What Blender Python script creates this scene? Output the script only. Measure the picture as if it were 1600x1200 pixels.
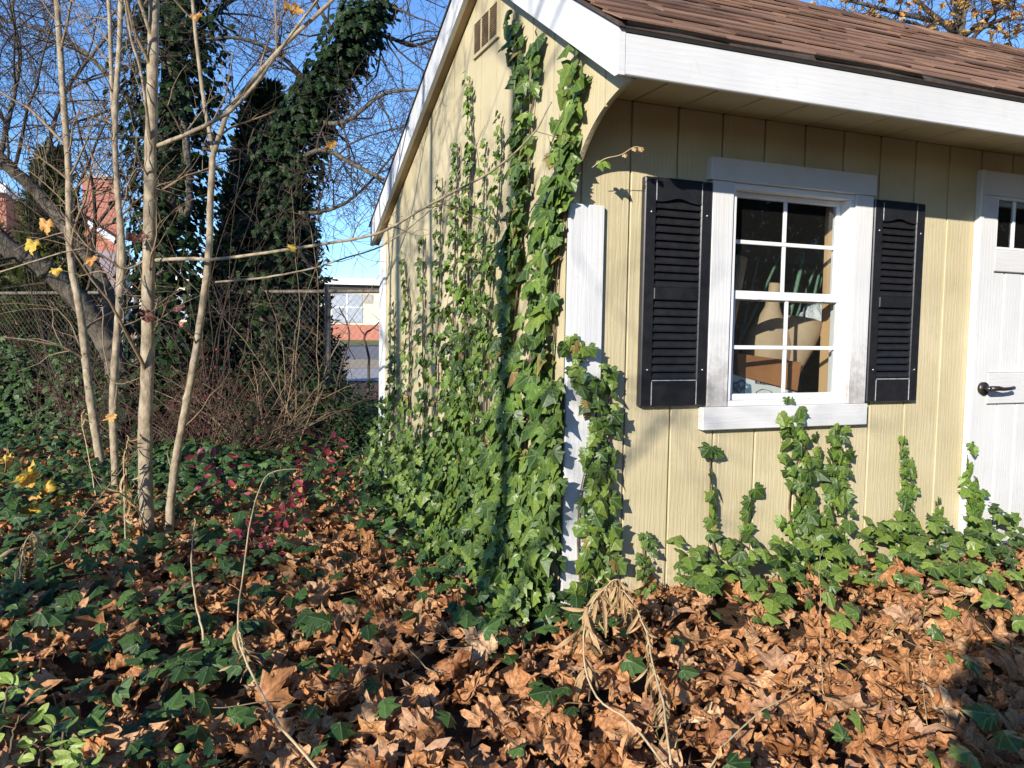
import bpy, math, random
import numpy as np
from mathutils import Vector, Matrix

for o in list(bpy.data.objects): bpy.data.objects.remove(o)
SC = bpy.context.scene
COL = SC.collection
rng = np.random.default_rng(7)
random.seed(7)

# ------------------------------------------------------------------ camera, sky, sun, exposure
CAM = np.array([-1.2751, -2.6412, 1.1219]); YAW, PITCH, ROLL, FPX = 0.3842, -0.0655, 0.0165, 1251.87
fw = np.array([math.sin(YAW)*math.cos(PITCH), math.cos(YAW)*math.cos(PITCH), math.sin(PITCH)])
r0 = np.cross(fw, [0, 0, 1]); r0 /= np.linalg.norm(r0); u0 = np.cross(r0, fw)
rt = r0*math.cos(ROLL) + u0*math.sin(ROLL); up = -r0*math.sin(ROLL) + u0*math.cos(ROLL)
cam = bpy.data.objects.new('camera', bpy.data.cameras.new('camera')); COL.objects.link(cam)
cam.data.sensor_width = 36; cam.data.lens = FPX/1600*36; cam.data.clip_start = 0.05; cam.data.clip_end = 3000
M = Matrix.Identity(4)
for i in range(3):
    M[i][0], M[i][1], M[i][2], M[i][3] = rt[i], up[i], -fw[i], CAM[i]
cam.matrix_world = M
SC.camera = cam

SUNV = Vector((-1.22, -1.0, 0.567)).normalized()          # towards the sun
ELEV = math.asin(SUNV.z); AZ = math.atan2(SUNV.x, SUNV.y)
world = bpy.data.worlds.new('World'); SC.world = world; world.use_nodes = True
wn = world.node_tree; wn.nodes.clear()
wo = wn.nodes.new('ShaderNodeOutputWorld'); wb = wn.nodes.new('ShaderNodeBackground'); ws = wn.nodes.new('ShaderNodeTexSky')
ws.sky_type = 'NISHITA'; ws.sun_disc = False; ws.sun_elevation = ELEV; ws.sun_rotation = AZ % (2*math.pi)
ws.air_density = 0.85; ws.dust_density = 0.0; ws.ozone_density = 6.0
wb.inputs['Strength'].default_value = 0.14
wn.links.new(ws.outputs[0], wb.inputs[0]); wn.links.new(wb.outputs[0], wo.inputs[0])
sun = bpy.data.objects.new('sun', bpy.data.lights.new('sun', 'SUN')); COL.objects.link(sun)
sun.data.energy = 4.6; sun.data.angle = math.radians(0.53); sun.data.color = (1.0, 0.93, 0.83)
sun.rotation_euler = SUNV.to_track_quat('Z', 'Y').to_euler()
vs = SC.view_settings; vs.view_transform = 'Standard'; vs.look = 'None'; vs.exposure = 0.80; vs.gamma = 1; vs.use_curve_mapping = False
SC.cycles.max_bounces = 8; SC.cycles.transparent_max_bounces = 12; SC.cycles.use_denoising = True

def at(px, py, depth):                                     # a point of the place at a given distance along the view axis
    return CAM + (fw*FPX + rt*(px-800) - up*(py-600))*depth/FPX
def aty(px, py, y):
    d = fw*FPX + rt*(px-800) - up*(py-600); return CAM + d*(y-CAM[1])/d[1]
def atx(px, py, x):
    d = fw*FPX + rt*(px-800) - up*(py-600); return CAM + d*(x-CAM[0])/d[0]
def atz(px, py, z):
    d = fw*FPX + rt*(px-800) - up*(py-600); return CAM + d*(z-CAM[2])/d[2]

# ------------------------------------------------------------------ materials
MATS = {}
def nt(name):
    m = bpy.data.materials.new(name); m.use_nodes = True; m.node_tree.nodes.clear(); MATS[name] = m
    N = m.node_tree.nodes; L = m.node_tree.links
    out = N.new('ShaderNodeOutputMaterial')
    return m, N, L, out
def nd(N, typ, **kw):
    n = N.new(typ)
    for k, v in kw.items():
        if k in n.inputs.keys(): n.inputs[k].default_value = v
        else: setattr(n, k, v)
    return n
def ramp(N, stops):
    r = N.new('ShaderNodeValToRGB'); e = r.color_ramp.elements
    while len(e) > 1: e.remove(e[-1])
    e[0].position, e[0].color = stops[0][0], (*stops[0][1], 1)
    for p, c in stops[1:]:
        k = e.new(p); k.color = (*c, 1)
    return r
def noise_mat(name, c1, c2, scale=8, stretch=(1, 1, 1), rough=.6, spec=.3, bump=.3, bdist=.01, detail=6, bscale=None, metallic=0, lo=.35, hi=.65, c3=None):
    m, N, L, out = nt(name)
    tc = nd(N, 'ShaderNodeTexCoord'); mp = nd(N, 'ShaderNodeMapping'); mp.inputs['Scale'].default_value = stretch
    L.new(tc.outputs['Object'], mp.inputs[0])
    n1 = nd(N, 'ShaderNodeTexNoise', Scale=scale, Detail=detail, Roughness=.6); L.new(mp.outputs[0], n1.inputs['Vector'])
    stops = [(lo, c1), (hi, c2)] if c3 is None else [(lo, c1), ((lo+hi)/2, c2), (hi, c3)]
    rp = ramp(N, stops); L.new(n1.outputs[0], rp.inputs[0])
    b = nd(N, 'ShaderNodeBsdfPrincipled', Roughness=rough, Metallic=metallic); b.inputs['Specular IOR Level'].default_value = spec
    L.new(rp.outputs[0], b.inputs['Base Color'])
    if bump:
        n2 = nd(N, 'ShaderNodeTexNoise', Scale=bscale or scale*2, Detail=detail, Roughness=.65); L.new(mp.outputs[0], n2.inputs['Vector'])
        bp = nd(N, 'ShaderNodeBump', Strength=bump, Distance=bdist); L.new(n2.outputs[0], bp.inputs['Height']); L.new(bp.outputs[0], b.inputs['Normal'])
    L.new(b.outputs[0], out.inputs[0])
    return m
def grain_mat(name, c1, c2, axis='z', rough=.55, bump=.55, dist=.0035, dirt=None, spec=.25, splash=False):
    """embossed wood grain running along one axis, painted"""
    m, N, L, out = nt(name)
    tc = nd(N, 'ShaderNodeTexCoord'); sp = nd(N, 'ShaderNodeSeparateXYZ'); L.new(tc.outputs['Object'], sp.inputs[0])
    oi = nd(N, 'ShaderNodeObjectInfo')
    def math_(op, a, b):
        n = nd(N, 'ShaderNodeMath', operation=op)
        for k, v in enumerate((a, b)):
            if isinstance(v, (int, float)): n.inputs[k].default_value = v
            else: L.new(v, n.inputs[k])
        return n.outputs[0]
    if axis == 'z': across = math_('ADD', sp.outputs[0], sp.outputs[1]); along = sp.outputs[2]
    else: across = math_('ADD', sp.outputs[2], math_('MULTIPLY', sp.outputs[1], .3)); along = math_('ADD', sp.outputs[0], sp.outputs[1])
    cb = nd(N, 'ShaderNodeCombineXYZ')
    L.new(across, cb.inputs[0]); L.new(math_('MULTIPLY', along, .11), cb.inputs[2]); L.new(math_('MULTIPLY', oi.outputs['Random'], 7.0), cb.inputs[1])
    wv = nd(N, 'ShaderNodeTexWave', Scale=16, Distortion=9, Detail=3)
    wv.inputs['Detail Scale'].default_value = 1.6; wv.inputs['Detail Roughness'].default_value = .6
    L.new(cb.outputs[0], wv.inputs['Vector'])
    fn = nd(N, 'ShaderNodeTexNoise', Scale=170, Detail=4, Roughness=.7)
    cb2 = nd(N, 'ShaderNodeCombineXYZ'); L.new(across, cb2.inputs[0]); L.new(math_('MULTIPLY', along, .07), cb2.inputs[2]); L.new(oi.outputs['Random'], cb2.inputs[1])
    L.new(cb2.outputs[0], fn.inputs['Vector'])
    h = math_('ADD', math_('MULTIPLY', wv.outputs[1], .30), math_('MULTIPLY', fn.outputs[0], .95))
    big = nd(N, 'ShaderNodeTexNoise', Scale=3.2, Detail=5); L.new(tc.outputs['Object'], big.inputs['Vector'])
    rp = ramp(N, [(.35, c1), (.68, c2)]); L.new(big.outputs[0], rp.inputs[0])
    col = rp.outputs[0]
    if dirt:
        dn = nd(N, 'ShaderNodeTexNoise', Scale=9, Detail=8, Roughness=.7); L.new(tc.outputs['Object'], dn.inputs['Vector'])
        dr = ramp(N, [(.56, (0, 0, 0)), (.78, (1, 1, 1))]); L.new(dn.outputs[0], dr.inputs[0])
        mx = nd(N, 'ShaderNodeMix', data_type='RGBA'); mx.inputs[7].default_value = (*dirt, 1)
        L.new(math_('MULTIPLY', dr.outputs[0], .6), mx.inputs[0]); L.new(col, mx.inputs[6]); col = mx.outputs[2]
    if splash:                                               # soil splashed up by the rain
        sn_ = nd(N, 'ShaderNodeTexNoise', Scale=26, Detail=8, Roughness=.75); L.new(tc.outputs['Object'], sn_.inputs['Vector'])
        lim = math_('SUBTRACT', math_('ADD', math_('MULTIPLY', sn_.outputs[0], .62), -.13), math_('MULTIPLY', sp.outputs[2], .75))
        cl = nd(N, 'ShaderNodeClamp'); L.new(math_('MULTIPLY', lim, 4.0), cl.inputs[0])
        m3 = nd(N, 'ShaderNodeMix', data_type='RGBA'); m3.inputs[7].default_value = (.16, .11, .065, 1); L.new(math_('MULTIPLY', cl.outputs[0], .6), m3.inputs[0]); L.new(col, m3.inputs[6]); col = m3.outputs[2]
    b = nd(N, 'ShaderNodeBsdfPrincipled', Roughness=rough); b.inputs['Specular IOR Level'].default_value = spec
    L.new(col, b.inputs['Base Color'])
    bp = nd(N, 'ShaderNodeBump', Strength=bump, Distance=dist); L.new(h, bp.inputs['Height']); L.new(bp.outputs[0], b.inputs['Normal'])
    L.new(b.outputs[0], out.inputs[0])
    return m
def leaf_mat(name, stops, vein, rough=.45, spec=.4, trans=.25, veinw=.03, veinmix=.5, mottle=0, bump=.25):
    """leaf with its own tint (object random + rnd attribute), radiating veins from the leaf's UV, translucent"""
    m, N, L, out = nt(name)
    oi = nd(N, 'ShaderNodeObjectInfo'); a = nd(N, 'ShaderNodeAttribute', attribute_name='rnd')
    ad = nd(N, 'ShaderNodeMath', operation='ADD'); L.new(oi.outputs['Random'], ad.inputs[0]); L.new(a.outputs['Fac'], ad.inputs[1])
    fr = nd(N, 'ShaderNodeMath', operation='FRACT'); L.new(ad.outputs[0], fr.inputs[0])
    rp = ramp(N, stops); L.new(fr.outputs[0], rp.inputs[0])
    uv = nd(N, 'ShaderNodeUVMap'); sp = nd(N, 'ShaderNodeSeparateXYZ'); L.new(uv.outputs[0], sp.inputs[0])
    def mth(op, x, y=None):
        n = nd(N, 'ShaderNodeMath', operation=op)
        for k, v in enumerate((x, y)):
            if v is None: continue
            if isinstance(v, (int, float)): n.inputs[k].default_value = v
            else: L.new(v, n.inputs[k])
        return n.outputs[0]
    ang = mth('ARCTAN2', sp.outputs[0], sp.outputs[1])           # 0 along the midrib
    step = 0.72
    near = mth('PINGPONG', mth('ADD', ang, 20*step), step/2)     # 0 on every vein
    rad = mth('SQRT', mth('ADD', mth('POWER', sp.outputs[0], 2.0), mth('POWER', sp.outputs[1], 2.0)))
    dist = mth('MULTIPLY', near, rad)
    mask = mth('LESS_THAN', dist, veinw)
    mk = mth('MULTIPLY', mask, veinmix)
    mx = nd(N, 'ShaderNodeMix', data_type='RGBA'); mx.inputs[7].default_value = (*vein, 1)
    L.new(mk, mx.inputs[0]); L.new(rp.outputs[0], mx.inputs[6])
    col = mx.outputs[2]
    nz = nd(N, 'ShaderNodeTexNoise', Scale=5, Detail=4); L.new(uv.outputs[0], nz.inputs['Vector'])
    hs = nd(N, 'ShaderNodeHueSaturation'); L.new(mth('ADD', mth('MULTIPLY', nz.outputs[0], .9), .55), hs.inputs['Value']); L.new(col, hs.inputs['Color']); col = hs.outputs[0]
    if mottle:
        mo = nd(N, 'ShaderNodeTexNoise', Scale=11, Detail=6, Roughness=.7); vo = nd(N, 'ShaderNodeVectorMath', operation='ADD'); cx = nd(N, 'ShaderNodeCombineXYZ'); L.new(mth('MULTIPLY', fr.outputs[0], 37.0), cx.inputs[2]); L.new(uv.outputs[0], vo.inputs[0]); L.new(cx.outputs[0], vo.inputs[1]); L.new(vo.outputs[0], mo.inputs['Vector'])
        mr = ramp(N, [(.38, (.62, .56, .52)), (.52, (1, 1, 1)), (.70, (1.25, 1.2, 1.1))]); L.new(mo.outputs[0], mr.inputs[0])
        mm = nd(N, 'ShaderNodeMix', data_type='RGBA', blend_type='MULTIPLY'); mm.inputs[0].default_value = mottle; L.new(col, mm.inputs[6]); L.new(mr.outputs[0], mm.inputs[7]); col = mm.outputs[2]
    b = nd(N, 'ShaderNodeBsdfPrincipled', Roughness=rough); b.inputs['Specular IOR Level'].default_value = spec
    L.new(col, b.inputs['Base Color'])
    if bump:
        bp = nd(N, 'ShaderNodeBump', Strength=bump, Distance=.004); L.new(mth('ADD', mth('MULTIPLY', dist, 6.0), nz.outputs[0]), bp.inputs['Height']); L.new(bp.outputs[0], b.inputs['Normal'])
    tr = nd(N, 'ShaderNodeBsdfTranslucent'); L.new(col, tr.inputs[0])
    ms = nd(N, 'ShaderNodeMixShader'); ms.inputs[0].default_value = trans
    L.new(b.outputs[0], ms.inputs[1]); L.new(tr.outputs[0], ms.inputs[2]); L.new(ms.outputs[0], out.inputs[0])
    return m

CREAM = grain_mat('cream_siding', (.46, .392, .236), (.54, .465, .295), 'z', bump=.45, dirt=(.38, .31, .19), splash=True)
CREAM_IN = noise_mat('cream_groove', (.33, .27, .16), (.40, .33, .2), 20)
WHITE_V = grain_mat('white_trim_vertical', (.57, .57, .565), (.625, .625, .62), 'z', bump=.26, dirt=(.50, .49, .45), splash=True)
WHITE_H = grain_mat('white_trim_horizontal', (.55, .55, .545), (.62, .62, .615), 'x', bump=.28, dirt=(.44, .44, .39))
VINYL = noise_mat('white_vinyl', (.68, .68, .675), (.72, .72, .715), 4, rough=.35, bump=.05)
SHUT = noise_mat('black_shutter', (.012, .0125, .015), (.019, .0195, .022), 30, rough=.30, spec=.5, bump=.08, bdist=.002, bscale=160)
GROOVE_EDGE = noise_mat('worn_edge', (.3, .31, .32), (.5, .5, .5), 60, rough=.5)  # pale grey for thin strips along the shutter joints
METAL = noise_mat('dark_bronze_metal', (.05, .045, .04), (.08, .07, .06), 50, rough=.35, metallic=.7, bump=.05)
SCREW = noise_mat('screw_metal', (.35, .35, .36), (.5, .5, .5), 50, rough=.3, metallic=.8, bump=0)
DRIP = noise_mat('grey_drip_edge', (.17, .16, .15), (.22, .21, .195), 20, rough=.5, bump=.1)
STUD = grain_mat('pine_stud', (.55, .33, .16), (.66, .43, .22), 'z', rough=.7, bump=.2)
INWALL = noise_mat('raw_osb', (.20, .13, .07), (.30, .20, .11), 14, rough=.8)
UNDER = noise_mat('weathered_plywood', (.25, .17, .085), (.38, .27, .14), 6, stretch=(1, .2, 1), rough=.8)

def shingle_material():
    m, N, L, out = nt('brown_shingle')
    oi = nd(N, 'ShaderNodeObjectInfo'); rp = ramp(N, [(0, (.10, .056, .036)), (.2, (.17, .095, .06)), (.6, (.24, .135, .085)), (.8, (.20, .112, .072)), (1, (.28, .165, .105))]); L.new(oi.outputs['Random'], rp.inputs[0])
    tc = nd(N, 'ShaderNodeTexCoord'); n1 = nd(N, 'ShaderNodeTexNoise', Scale=420, Detail=2); L.new(tc.outputs['Object'], n1.inputs['Vector'])
    n2 = nd(N, 'ShaderNodeTexNoise', Scale=7, Detail=5); L.new(tc.outputs['Object'], n2.inputs['Vector'])
    hs = nd(N, 'ShaderNodeHueSaturation'); L.new(rp.outputs[0], hs.inputs['Color'])
    mr = nd(N, 'ShaderNodeMapRange'); mr.inputs[1].default_value = .3; mr.inputs[2].default_value = .7; mr.inputs[3].default_value = .6; mr.inputs[4].default_value = 1.45
    L.new(n1.outputs[0], mr.inputs[0])
    mu = nd(N, 'ShaderNodeMath', operation='MULTIPLY'); L.new(mr.outputs[0], mu.inputs[0])
    mr2 = nd(N, 'ShaderNodeMapRange'); mr2.inputs[3].default_value = .75; mr2.inputs[4].default_value = 1.25; L.new(n2.outputs[0], mr2.inputs[0]); L.new(mr2.outputs[0], mu.inputs[1])
    L.new(mu.outputs[0], hs.inputs['Value'])
    b = nd(N, 'ShaderNodeBsdfPrincipled', Roughness=.9); b.inputs['Specular IOR Level'].default_value = .2; L.new(hs.outputs[0], b.inputs['Base Color'])
    bp = nd(N, 'ShaderNodeBump', Strength=.5, Distance=.002); L.new(n1.outputs[0], bp.inputs['Height']); L.new(bp.outputs[0], b.inputs['Normal'])
    L.new(b.outputs[0], out.inputs[0]); return m
SHINGLE = shingle_material()

def glass_material(name, ior=1.45, tint=(.86, .885, .885)):
    m, N, L, out = nt(name)
    t = nd(N, 'ShaderNodeBsdfTransparent'); t.inputs[0].default_value = (*tint, 1)
    g = nd(N, 'ShaderNodeBsdfGlossy', Roughness=.015)
    lw = nd(N, 'ShaderNodeLayerWeight'); lw.inputs[0].default_value = .5
    pw = nd(N, 'ShaderNodeMath', operation='POWER'); L.new(lw.outputs['Facing'], pw.inputs[0]); pw.inputs[1].default_value = 5
    f = nd(N, 'ShaderNodeMath', operation='MULTIPLY_ADD'); L.new(pw.outputs[0], f.inputs[0]); f.inputs[1].default_value = .96; f.inputs[2].default_value = .035
    ms = nd(N, 'ShaderNodeMixShader'); L.new(f.outputs[0], ms.inputs[0]); L.new(t.outputs[0], ms.inputs[1]); L.new(g.outputs[0], ms.inputs[2])
    d = nd(N, 'ShaderNodeBsdfDiffuse'); d.inputs[0].default_value = (.6, .6, .58, 1)
    tc = nd(N, 'ShaderNodeTexCoord'); n1 = nd(N, 'ShaderNodeTexNoise', Scale=55, Detail=6, Roughness=.75); L.new(tc.outputs['Object'], n1.inputs['Vector'])
    rp = ramp(N, [(.60, (.006, .006, .006)), (.74, (.10, .10, .10))]); L.new(n1.outputs[0], rp.inputs[0])
    m2 = nd(N, 'ShaderNodeMixShader'); L.new(rp.outputs[0], m2.inputs[0]); L.new(ms.outputs[0], m2.inputs[1]); L.new(d.outputs[0], m2.inputs[2])
    L.new(m2.outputs[0], out.inputs[0]); return m
GLASS = glass_material('dusty_glass')

IVY = leaf_mat('ivy_leaf', [(0, (.026, .056, .012)), (.3, (.055, .105, .018)), (.65, (.10, .165, .026)), (.9, (.17, .24, .038)), (1, (.045, .09, .018))], (.27, .35, .13), rough=.40, spec=.4, trans=.2, veinw=.026, veinmix=.32, mottle=.5)
IVY_YOUNG = leaf_mat('young_ivy_leaf', [(0, (.08, .16, .022)), (.5, (.13, .22, .03)), (1, (.18, .27, .04))], (.28, .36, .12), rough=.4, spec=.4, trans=.3, veinw=.02, veinmix=.4)
IVY_OLD = leaf_mat('yellowed_ivy_leaf', [(0, (.22, .16, .04)), (.5, (.30, .24, .06)), (1, (.20, .10, .04))], (.3, .3, .12), trans=.2, mottle=1.0)
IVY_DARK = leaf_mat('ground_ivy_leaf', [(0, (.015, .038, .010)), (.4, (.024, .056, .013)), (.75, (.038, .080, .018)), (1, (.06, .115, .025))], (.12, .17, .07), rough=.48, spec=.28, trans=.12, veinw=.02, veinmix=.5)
IVY_TREE = leaf_mat('tree_ivy_leaf', [(0, (.005, .013, .004)), (.6, (.009, .023, .006)), (1, (.02, .044, .010))], (.05, .08, .03), rough=.5, spec=.15, trans=.1, veinw=.02, veinmix=.3)  # dark green ivy, darkened further to imitate shade over the trees
MAPLE = leaf_mat('dry_maple_leaf', [(0, (.30, .125, .048)), (.2, (.47, .225, .092)), (.45, (.57, .295, .13)), (.62, (.38, .18, .08)), (.8, (.64, .38, .19)), (.93, (.32, .165, .095)), (1, (.70, .47, .27))], (.22, .10, .05), rough=.55, spec=.3, trans=.2, veinw=.022, veinmix=.5, bump=.7, mottle=1.0)
YELLOW = leaf_mat('yellow_maple_leaf', [(0, (.52, .34, .04)), (.6, (.62, .43, .06)), (1, (.56, .29, .06))], (.6, .45, .12), trans=.3)
ORANGE = leaf_mat('orange_maple_leaf', [(0, (.45, .20, .05)), (.5, (.58, .30, .07)), (1, (.5, .34, .12))], (.5, .3, .1), trans=.3)
REDL = leaf_mat('crimson_leaf', [(0, (.11, .008, .015)), (.5, (.18, .012, .026)), (1, (.26, .03, .04))], (.25, .05, .06), trans=.3)
REDBRN = leaf_mat('rusty_leaf', [(0, (.06, .018, .012)), (.5, (.10, .03, .02)), (1, (.14, .05, .025))], (.2, .08, .05), trans=.2)
TANL = leaf_mat('withered_tan_leaf', [(0, (.30, .18, .08)), (.5, (.44, .29, .14)), (1, (.55, .39, .21))], (.36, .23, .11), rough=.65, trans=.2, bump=.6)
LIME = leaf_mat('lime_leaf', [(0, (.16, .26, .04)), (.5, (.24, .34, .06)), (1, (.32, .38, .10))], (.3, .4, .15), trans=.3)
BARK_PALE = noise_mat('pale_smooth_bark', (.17, .13, .085), (.28, .22, .145), 26, stretch=(1, 1, .6), rough=.8, bump=.7, bdist=.008, c3=(.37, .305, .21))
BARK_GREY = noise_mat('grey_rough_bark', (.07, .06, .048), (.16, .135, .10), 22, stretch=(1, 1, .3), rough=.9, bump=.9, bdist=.02)
BARK_DARK = noise_mat('dark_twig_bark', (.045, .032, .024), (.085, .06, .042), 30, rough=.85, bump=.3)
BARK_TAN = noise_mat('tan_twig_bark', (.17, .115, .065), (.28, .20, .12), 30, rough=.8, bump=.3)
STEM = noise_mat('ivy_stem', (.09, .06, .035), (.17, .115, .07), 60, rough=.8, bump=.3, bdist=.003)
REDTWIG = noise_mat('red_brown_twig', (.055, .03, .022), (.12, .07, .048), 30, rough=.8, bump=.2)  # red-brown bark, colour lowered to stand for shade over the shrubs
STRAW = noise_mat('dry_straw', (.36, .27, .15), (.50, .39, .23), 40, rough=.75, bump=.3, bdist=.004)
SOIL = noise_mat('leaf_mould_soil', (.030, .017, .009), (.11, .058, .028), 30, rough=.95, bump=1, bdist=.03)
RUST = noise_mat('weathered_galvanised', (.10, .075, .055), (.20, .17, .14), 18, rough=.6, metallic=.3, bump=.2)
WIRE = noise_mat('chain_link_wire', (.10, .085, .07), (.16, .14, .12), 30, rough=.6, metallic=.4, bump=0)
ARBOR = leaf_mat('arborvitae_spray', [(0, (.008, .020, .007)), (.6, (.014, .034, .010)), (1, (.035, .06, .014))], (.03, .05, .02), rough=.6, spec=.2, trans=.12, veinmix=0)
ARBORL = leaf_mat('sunny_arborvitae_spray', [(0, (.02, .035, .008)), (.6, (.04, .06, .012)), (1, (.075, .09, .02))], (.03, .05, .02), rough=.6, spec=.2, trans=.15, veinmix=0)  # lighter, yellower olive foliage

# ------------------------------------------------------------------ mesh helpers
WL = {}                                                    # world location of every parent (all unrotated)
def tag(o, label, cat, group=None, kind=None):
    if label: o['label'] = label
    if cat: o['category'] = cat
    if group: o['group'] = group
    if kind: o['kind'] = kind
    return o
def thing(name, loc, label, cat, group=None):
    o = bpy.data.objects.new(name, None); COL.objects.link(o); o.location = loc; o.empty_display_size = .1
    WL[o] = np.array(loc, float)
    return tag(o, label, cat, group)
def link(name, me, parent=None, loc=None):
    """loc: world position of the new object's origin (default: its parent's origin)"""
    o = bpy.data.objects.new(name, me); COL.objects.link(o)
    base = WL[parent] if parent is not None else np.zeros(3)
    w = base if loc is None else np.array(loc, float)
    if parent is not None: o.parent = parent
    o.location = w - base; WL[o] = w
    return o
class MB:
    def __init__(s): s.v = []; s.f = []; s.sm = []
    def add(s, V, F, smooth=False):
        k = len(s.v); s.v += [tuple(map(float, p)) for p in V]; s.f += [tuple(i+k for i in q) for q in F]; s.sm += [smooth]*len(F); return s
    def box(s, x0, x1, y0, y1, z0, z1):
        return s.add([(x0, y0, z0), (x1, y0, z0), (x1, y1, z0), (x0, y1, z0), (x0, y0, z1), (x1, y0, z1), (x1, y1, z1), (x0, y1, z1)],
                     [(0, 3, 2, 1), (4, 5, 6, 7), (0, 1, 5, 4), (1, 2, 6, 5), (2, 3, 7, 6), (3, 0, 4, 7)])
    def cbox(s, x0, x1, y0, y1, z0, z1, c=.003):
        X = ((x0, x1), (y0, y1), (z0, z1)); V = []; idx = {}
        for i in (0, 1):
            for j in (0, 1):
                for k in (0, 1):
                    for ax in range(3):
                        p = [X[0][i], X[1][j], X[2][k]]
                        for b in range(3):
                            if b != ax: p[b] += c*(1 if (i, j, k)[b] == 0 else -1)
                        idx[(i, j, k, ax)] = len(V); V.append(p)
        F = []
        for ax in range(3):
            a, b = [q for q in range(3) if q != ax]
            for sd in (0, 1):
                loop = []
                for (u, w) in ((0, 0), (1, 0), (1, 1), (0, 1)):
                    t = [0, 0, 0]; t[ax] = sd; t[a] = u; t[b] = w; loop.append(idx[(*t, ax)])
                flip = (sd == 0) ^ (ax == 1)
                F.append(tuple(loop[::-1] if flip else loop))
        for ax in range(3):                                 # edges along ax
            a, b = [q for q in range(3) if q != ax]
            for u in (0, 1):
                for w in (0, 1):
                    t0 = [0, 0, 0]; t0[a] = u; t0[b] = w; t1 = list(t0); t1[ax] = 1
                    F.append((idx[(*t0, a)], idx[(*t1, a)], idx[(*t1, b)], idx[(*t0, b)]))
        for i in (0, 1):
            for j in (0, 1):
                for k in (0, 1): F.append((idx[(i, j, k, 0)], idx[(i, j, k, 1)], idx[(i, j, k, 2)]))
        return s.add(V, F)
    def tube(s, P, R, n=6, cap=True):
        P = np.array(P, float); m = len(P)
        if np.isscalar(R): R = [R]*m
        T = np.gradient(P, axis=0); T /= np.linalg.norm(T, axis=1)[:, None]+1e-12
        ref = np.array([0, 0, 1.]) if abs(T[0][2]) < .9 else np.array([1., 0, 0])
        a = np.cross(T[0], ref); a /= np.linalg.norm(a); V = []
        for i in range(m):
            a = a - T[i]*(a@T[i]); a /= np.linalg.norm(a)+1e-12; b = np.cross(T[i], a)
            for k in range(n):
                th = 2*math.pi*k/n; V.append(P[i]+R[i]*(a*math.cos(th)+b*math.sin(th)))
        F = [(i*n+k, i*n+(k+1) % n, (i+1)*n+(k+1) % n, (i+1)*n+k) for i in range(m-1) for k in range(n)]
        if cap: F += [tuple(range(n))[::-1], tuple(range((m-1)*n, m*n))]
        return s.add(V, F, True)
    def prism(s, poly, axis, a, b):
        """poly: 2D outline; extruded along axis from a to b"""
        n = len(poly); V = []
        for c in (a, b):
            for (u, w) in poly: V.append({'x': (c, u, w), 'y': (u, c, w), 'z': (u, w, c)}[axis])
        return s.add(V, [tuple(range(n)), tuple(range(2*n-1, n-1, -1))]+[(i, i+n, (i+1) % n+n, (i+1) % n) for i in range(n)])
    def build(s, name, mat, parent=None, loc=None, recalc=True):
        base = np.array(loc, float) if loc is not None else (WL[parent] if parent is not None else np.zeros(3))
        me = bpy.data.meshes.new(name)
        me.from_pydata([tuple(np.array(p)-base) for p in s.v], [], s.f)
        me.polygons.foreach_set('use_smooth', s.sm); me.materials.append(mat)
        if recalc:
            import bmesh
            bm = bmesh.new(); bm.from_mesh(me); bmesh.ops.recalc_face_normals(bm, faces=bm.faces); bm.to_mesh(me); bm.free()
        me.update()
        return link(name, me, parent, loc)
def np_mesh(name, V, F, mat, uv=None, rnd=None, smooth=False, vmats=None):
    me = bpy.data.meshes.new(name); V = np.ascontiguousarray(V, np.float32); F = np.ascontiguousarray(F, np.int32)
    me.vertices.add(len(V)); me.vertices.foreach_set('co', V.ravel())
    me.loops.add(F.size); me.loops.foreach_set('vertex_index', F.ravel())
    me.polygons.add(len(F)); me.polygons.foreach_set('loop_start', np.arange(0, F.size, F.shape[1], dtype=np.int32)); me.polygons.foreach_set('loop_total', np.full(len(F), F.shape[1], np.int32))
    me.polygons.foreach_set('use_smooth', np.full(len(F), smooth))
    if uv is not None:
        l = me.uv_layers.new(name='UVMap'); l.data.foreach_set('uv', np.ascontiguousarray(uv[F.ravel()], np.float32).ravel())
    if rnd is not None:
        a = me.attributes.new('rnd', 'FLOAT', 'POINT'); a.data.foreach_set('value', np.ascontiguousarray(rnd, np.float32))
    me.materials.append(mat); me.update(); me.validate()
    return me
def frames(nrm, tip):
    z = nrm/(np.linalg.norm(nrm, axis=1)[:, None]+1e-9); y = tip-z*(tip*z).sum(1)[:, None]; y /= np.linalg.norm(y, axis=1)[:, None]+1e-9
    x = np.cross(y, z); return np.stack([x, y, z], 2)       # columns
def mass_mesh(name, tpls, pos, Rm, sc, mat, smooth=False):
    n = len(pos); which = rng.integers(0, len(tpls), n); Vs, Fs, Us, Rn = [], [], [], []; off = 0
    for k, (V, F, U) in enumerate(tpls):
        ix = np.where(which == k)[0]
        if len(ix) == 0: continue
        W = np.einsum('nij,vj->nvi', Rm[ix], V)*sc[ix][:, None, None]+pos[ix][:, None, :]
        Vs.append(W.reshape(-1, 3)); Fs.append((F[None]+(np.arange(len(ix))*len(V))[:, None, None]+off).reshape(-1, 3))
        Us.append(np.tile(U, (len(ix), 1))); Rn.append(np.repeat(rng.random(len(ix)), len(V))); off += len(ix)*len(V)
    return np_mesh(name, np.concatenate(Vs), np.concatenate(Fs), mat, np.concatenate(Us), np.concatenate(Rn), smooth)

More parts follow.
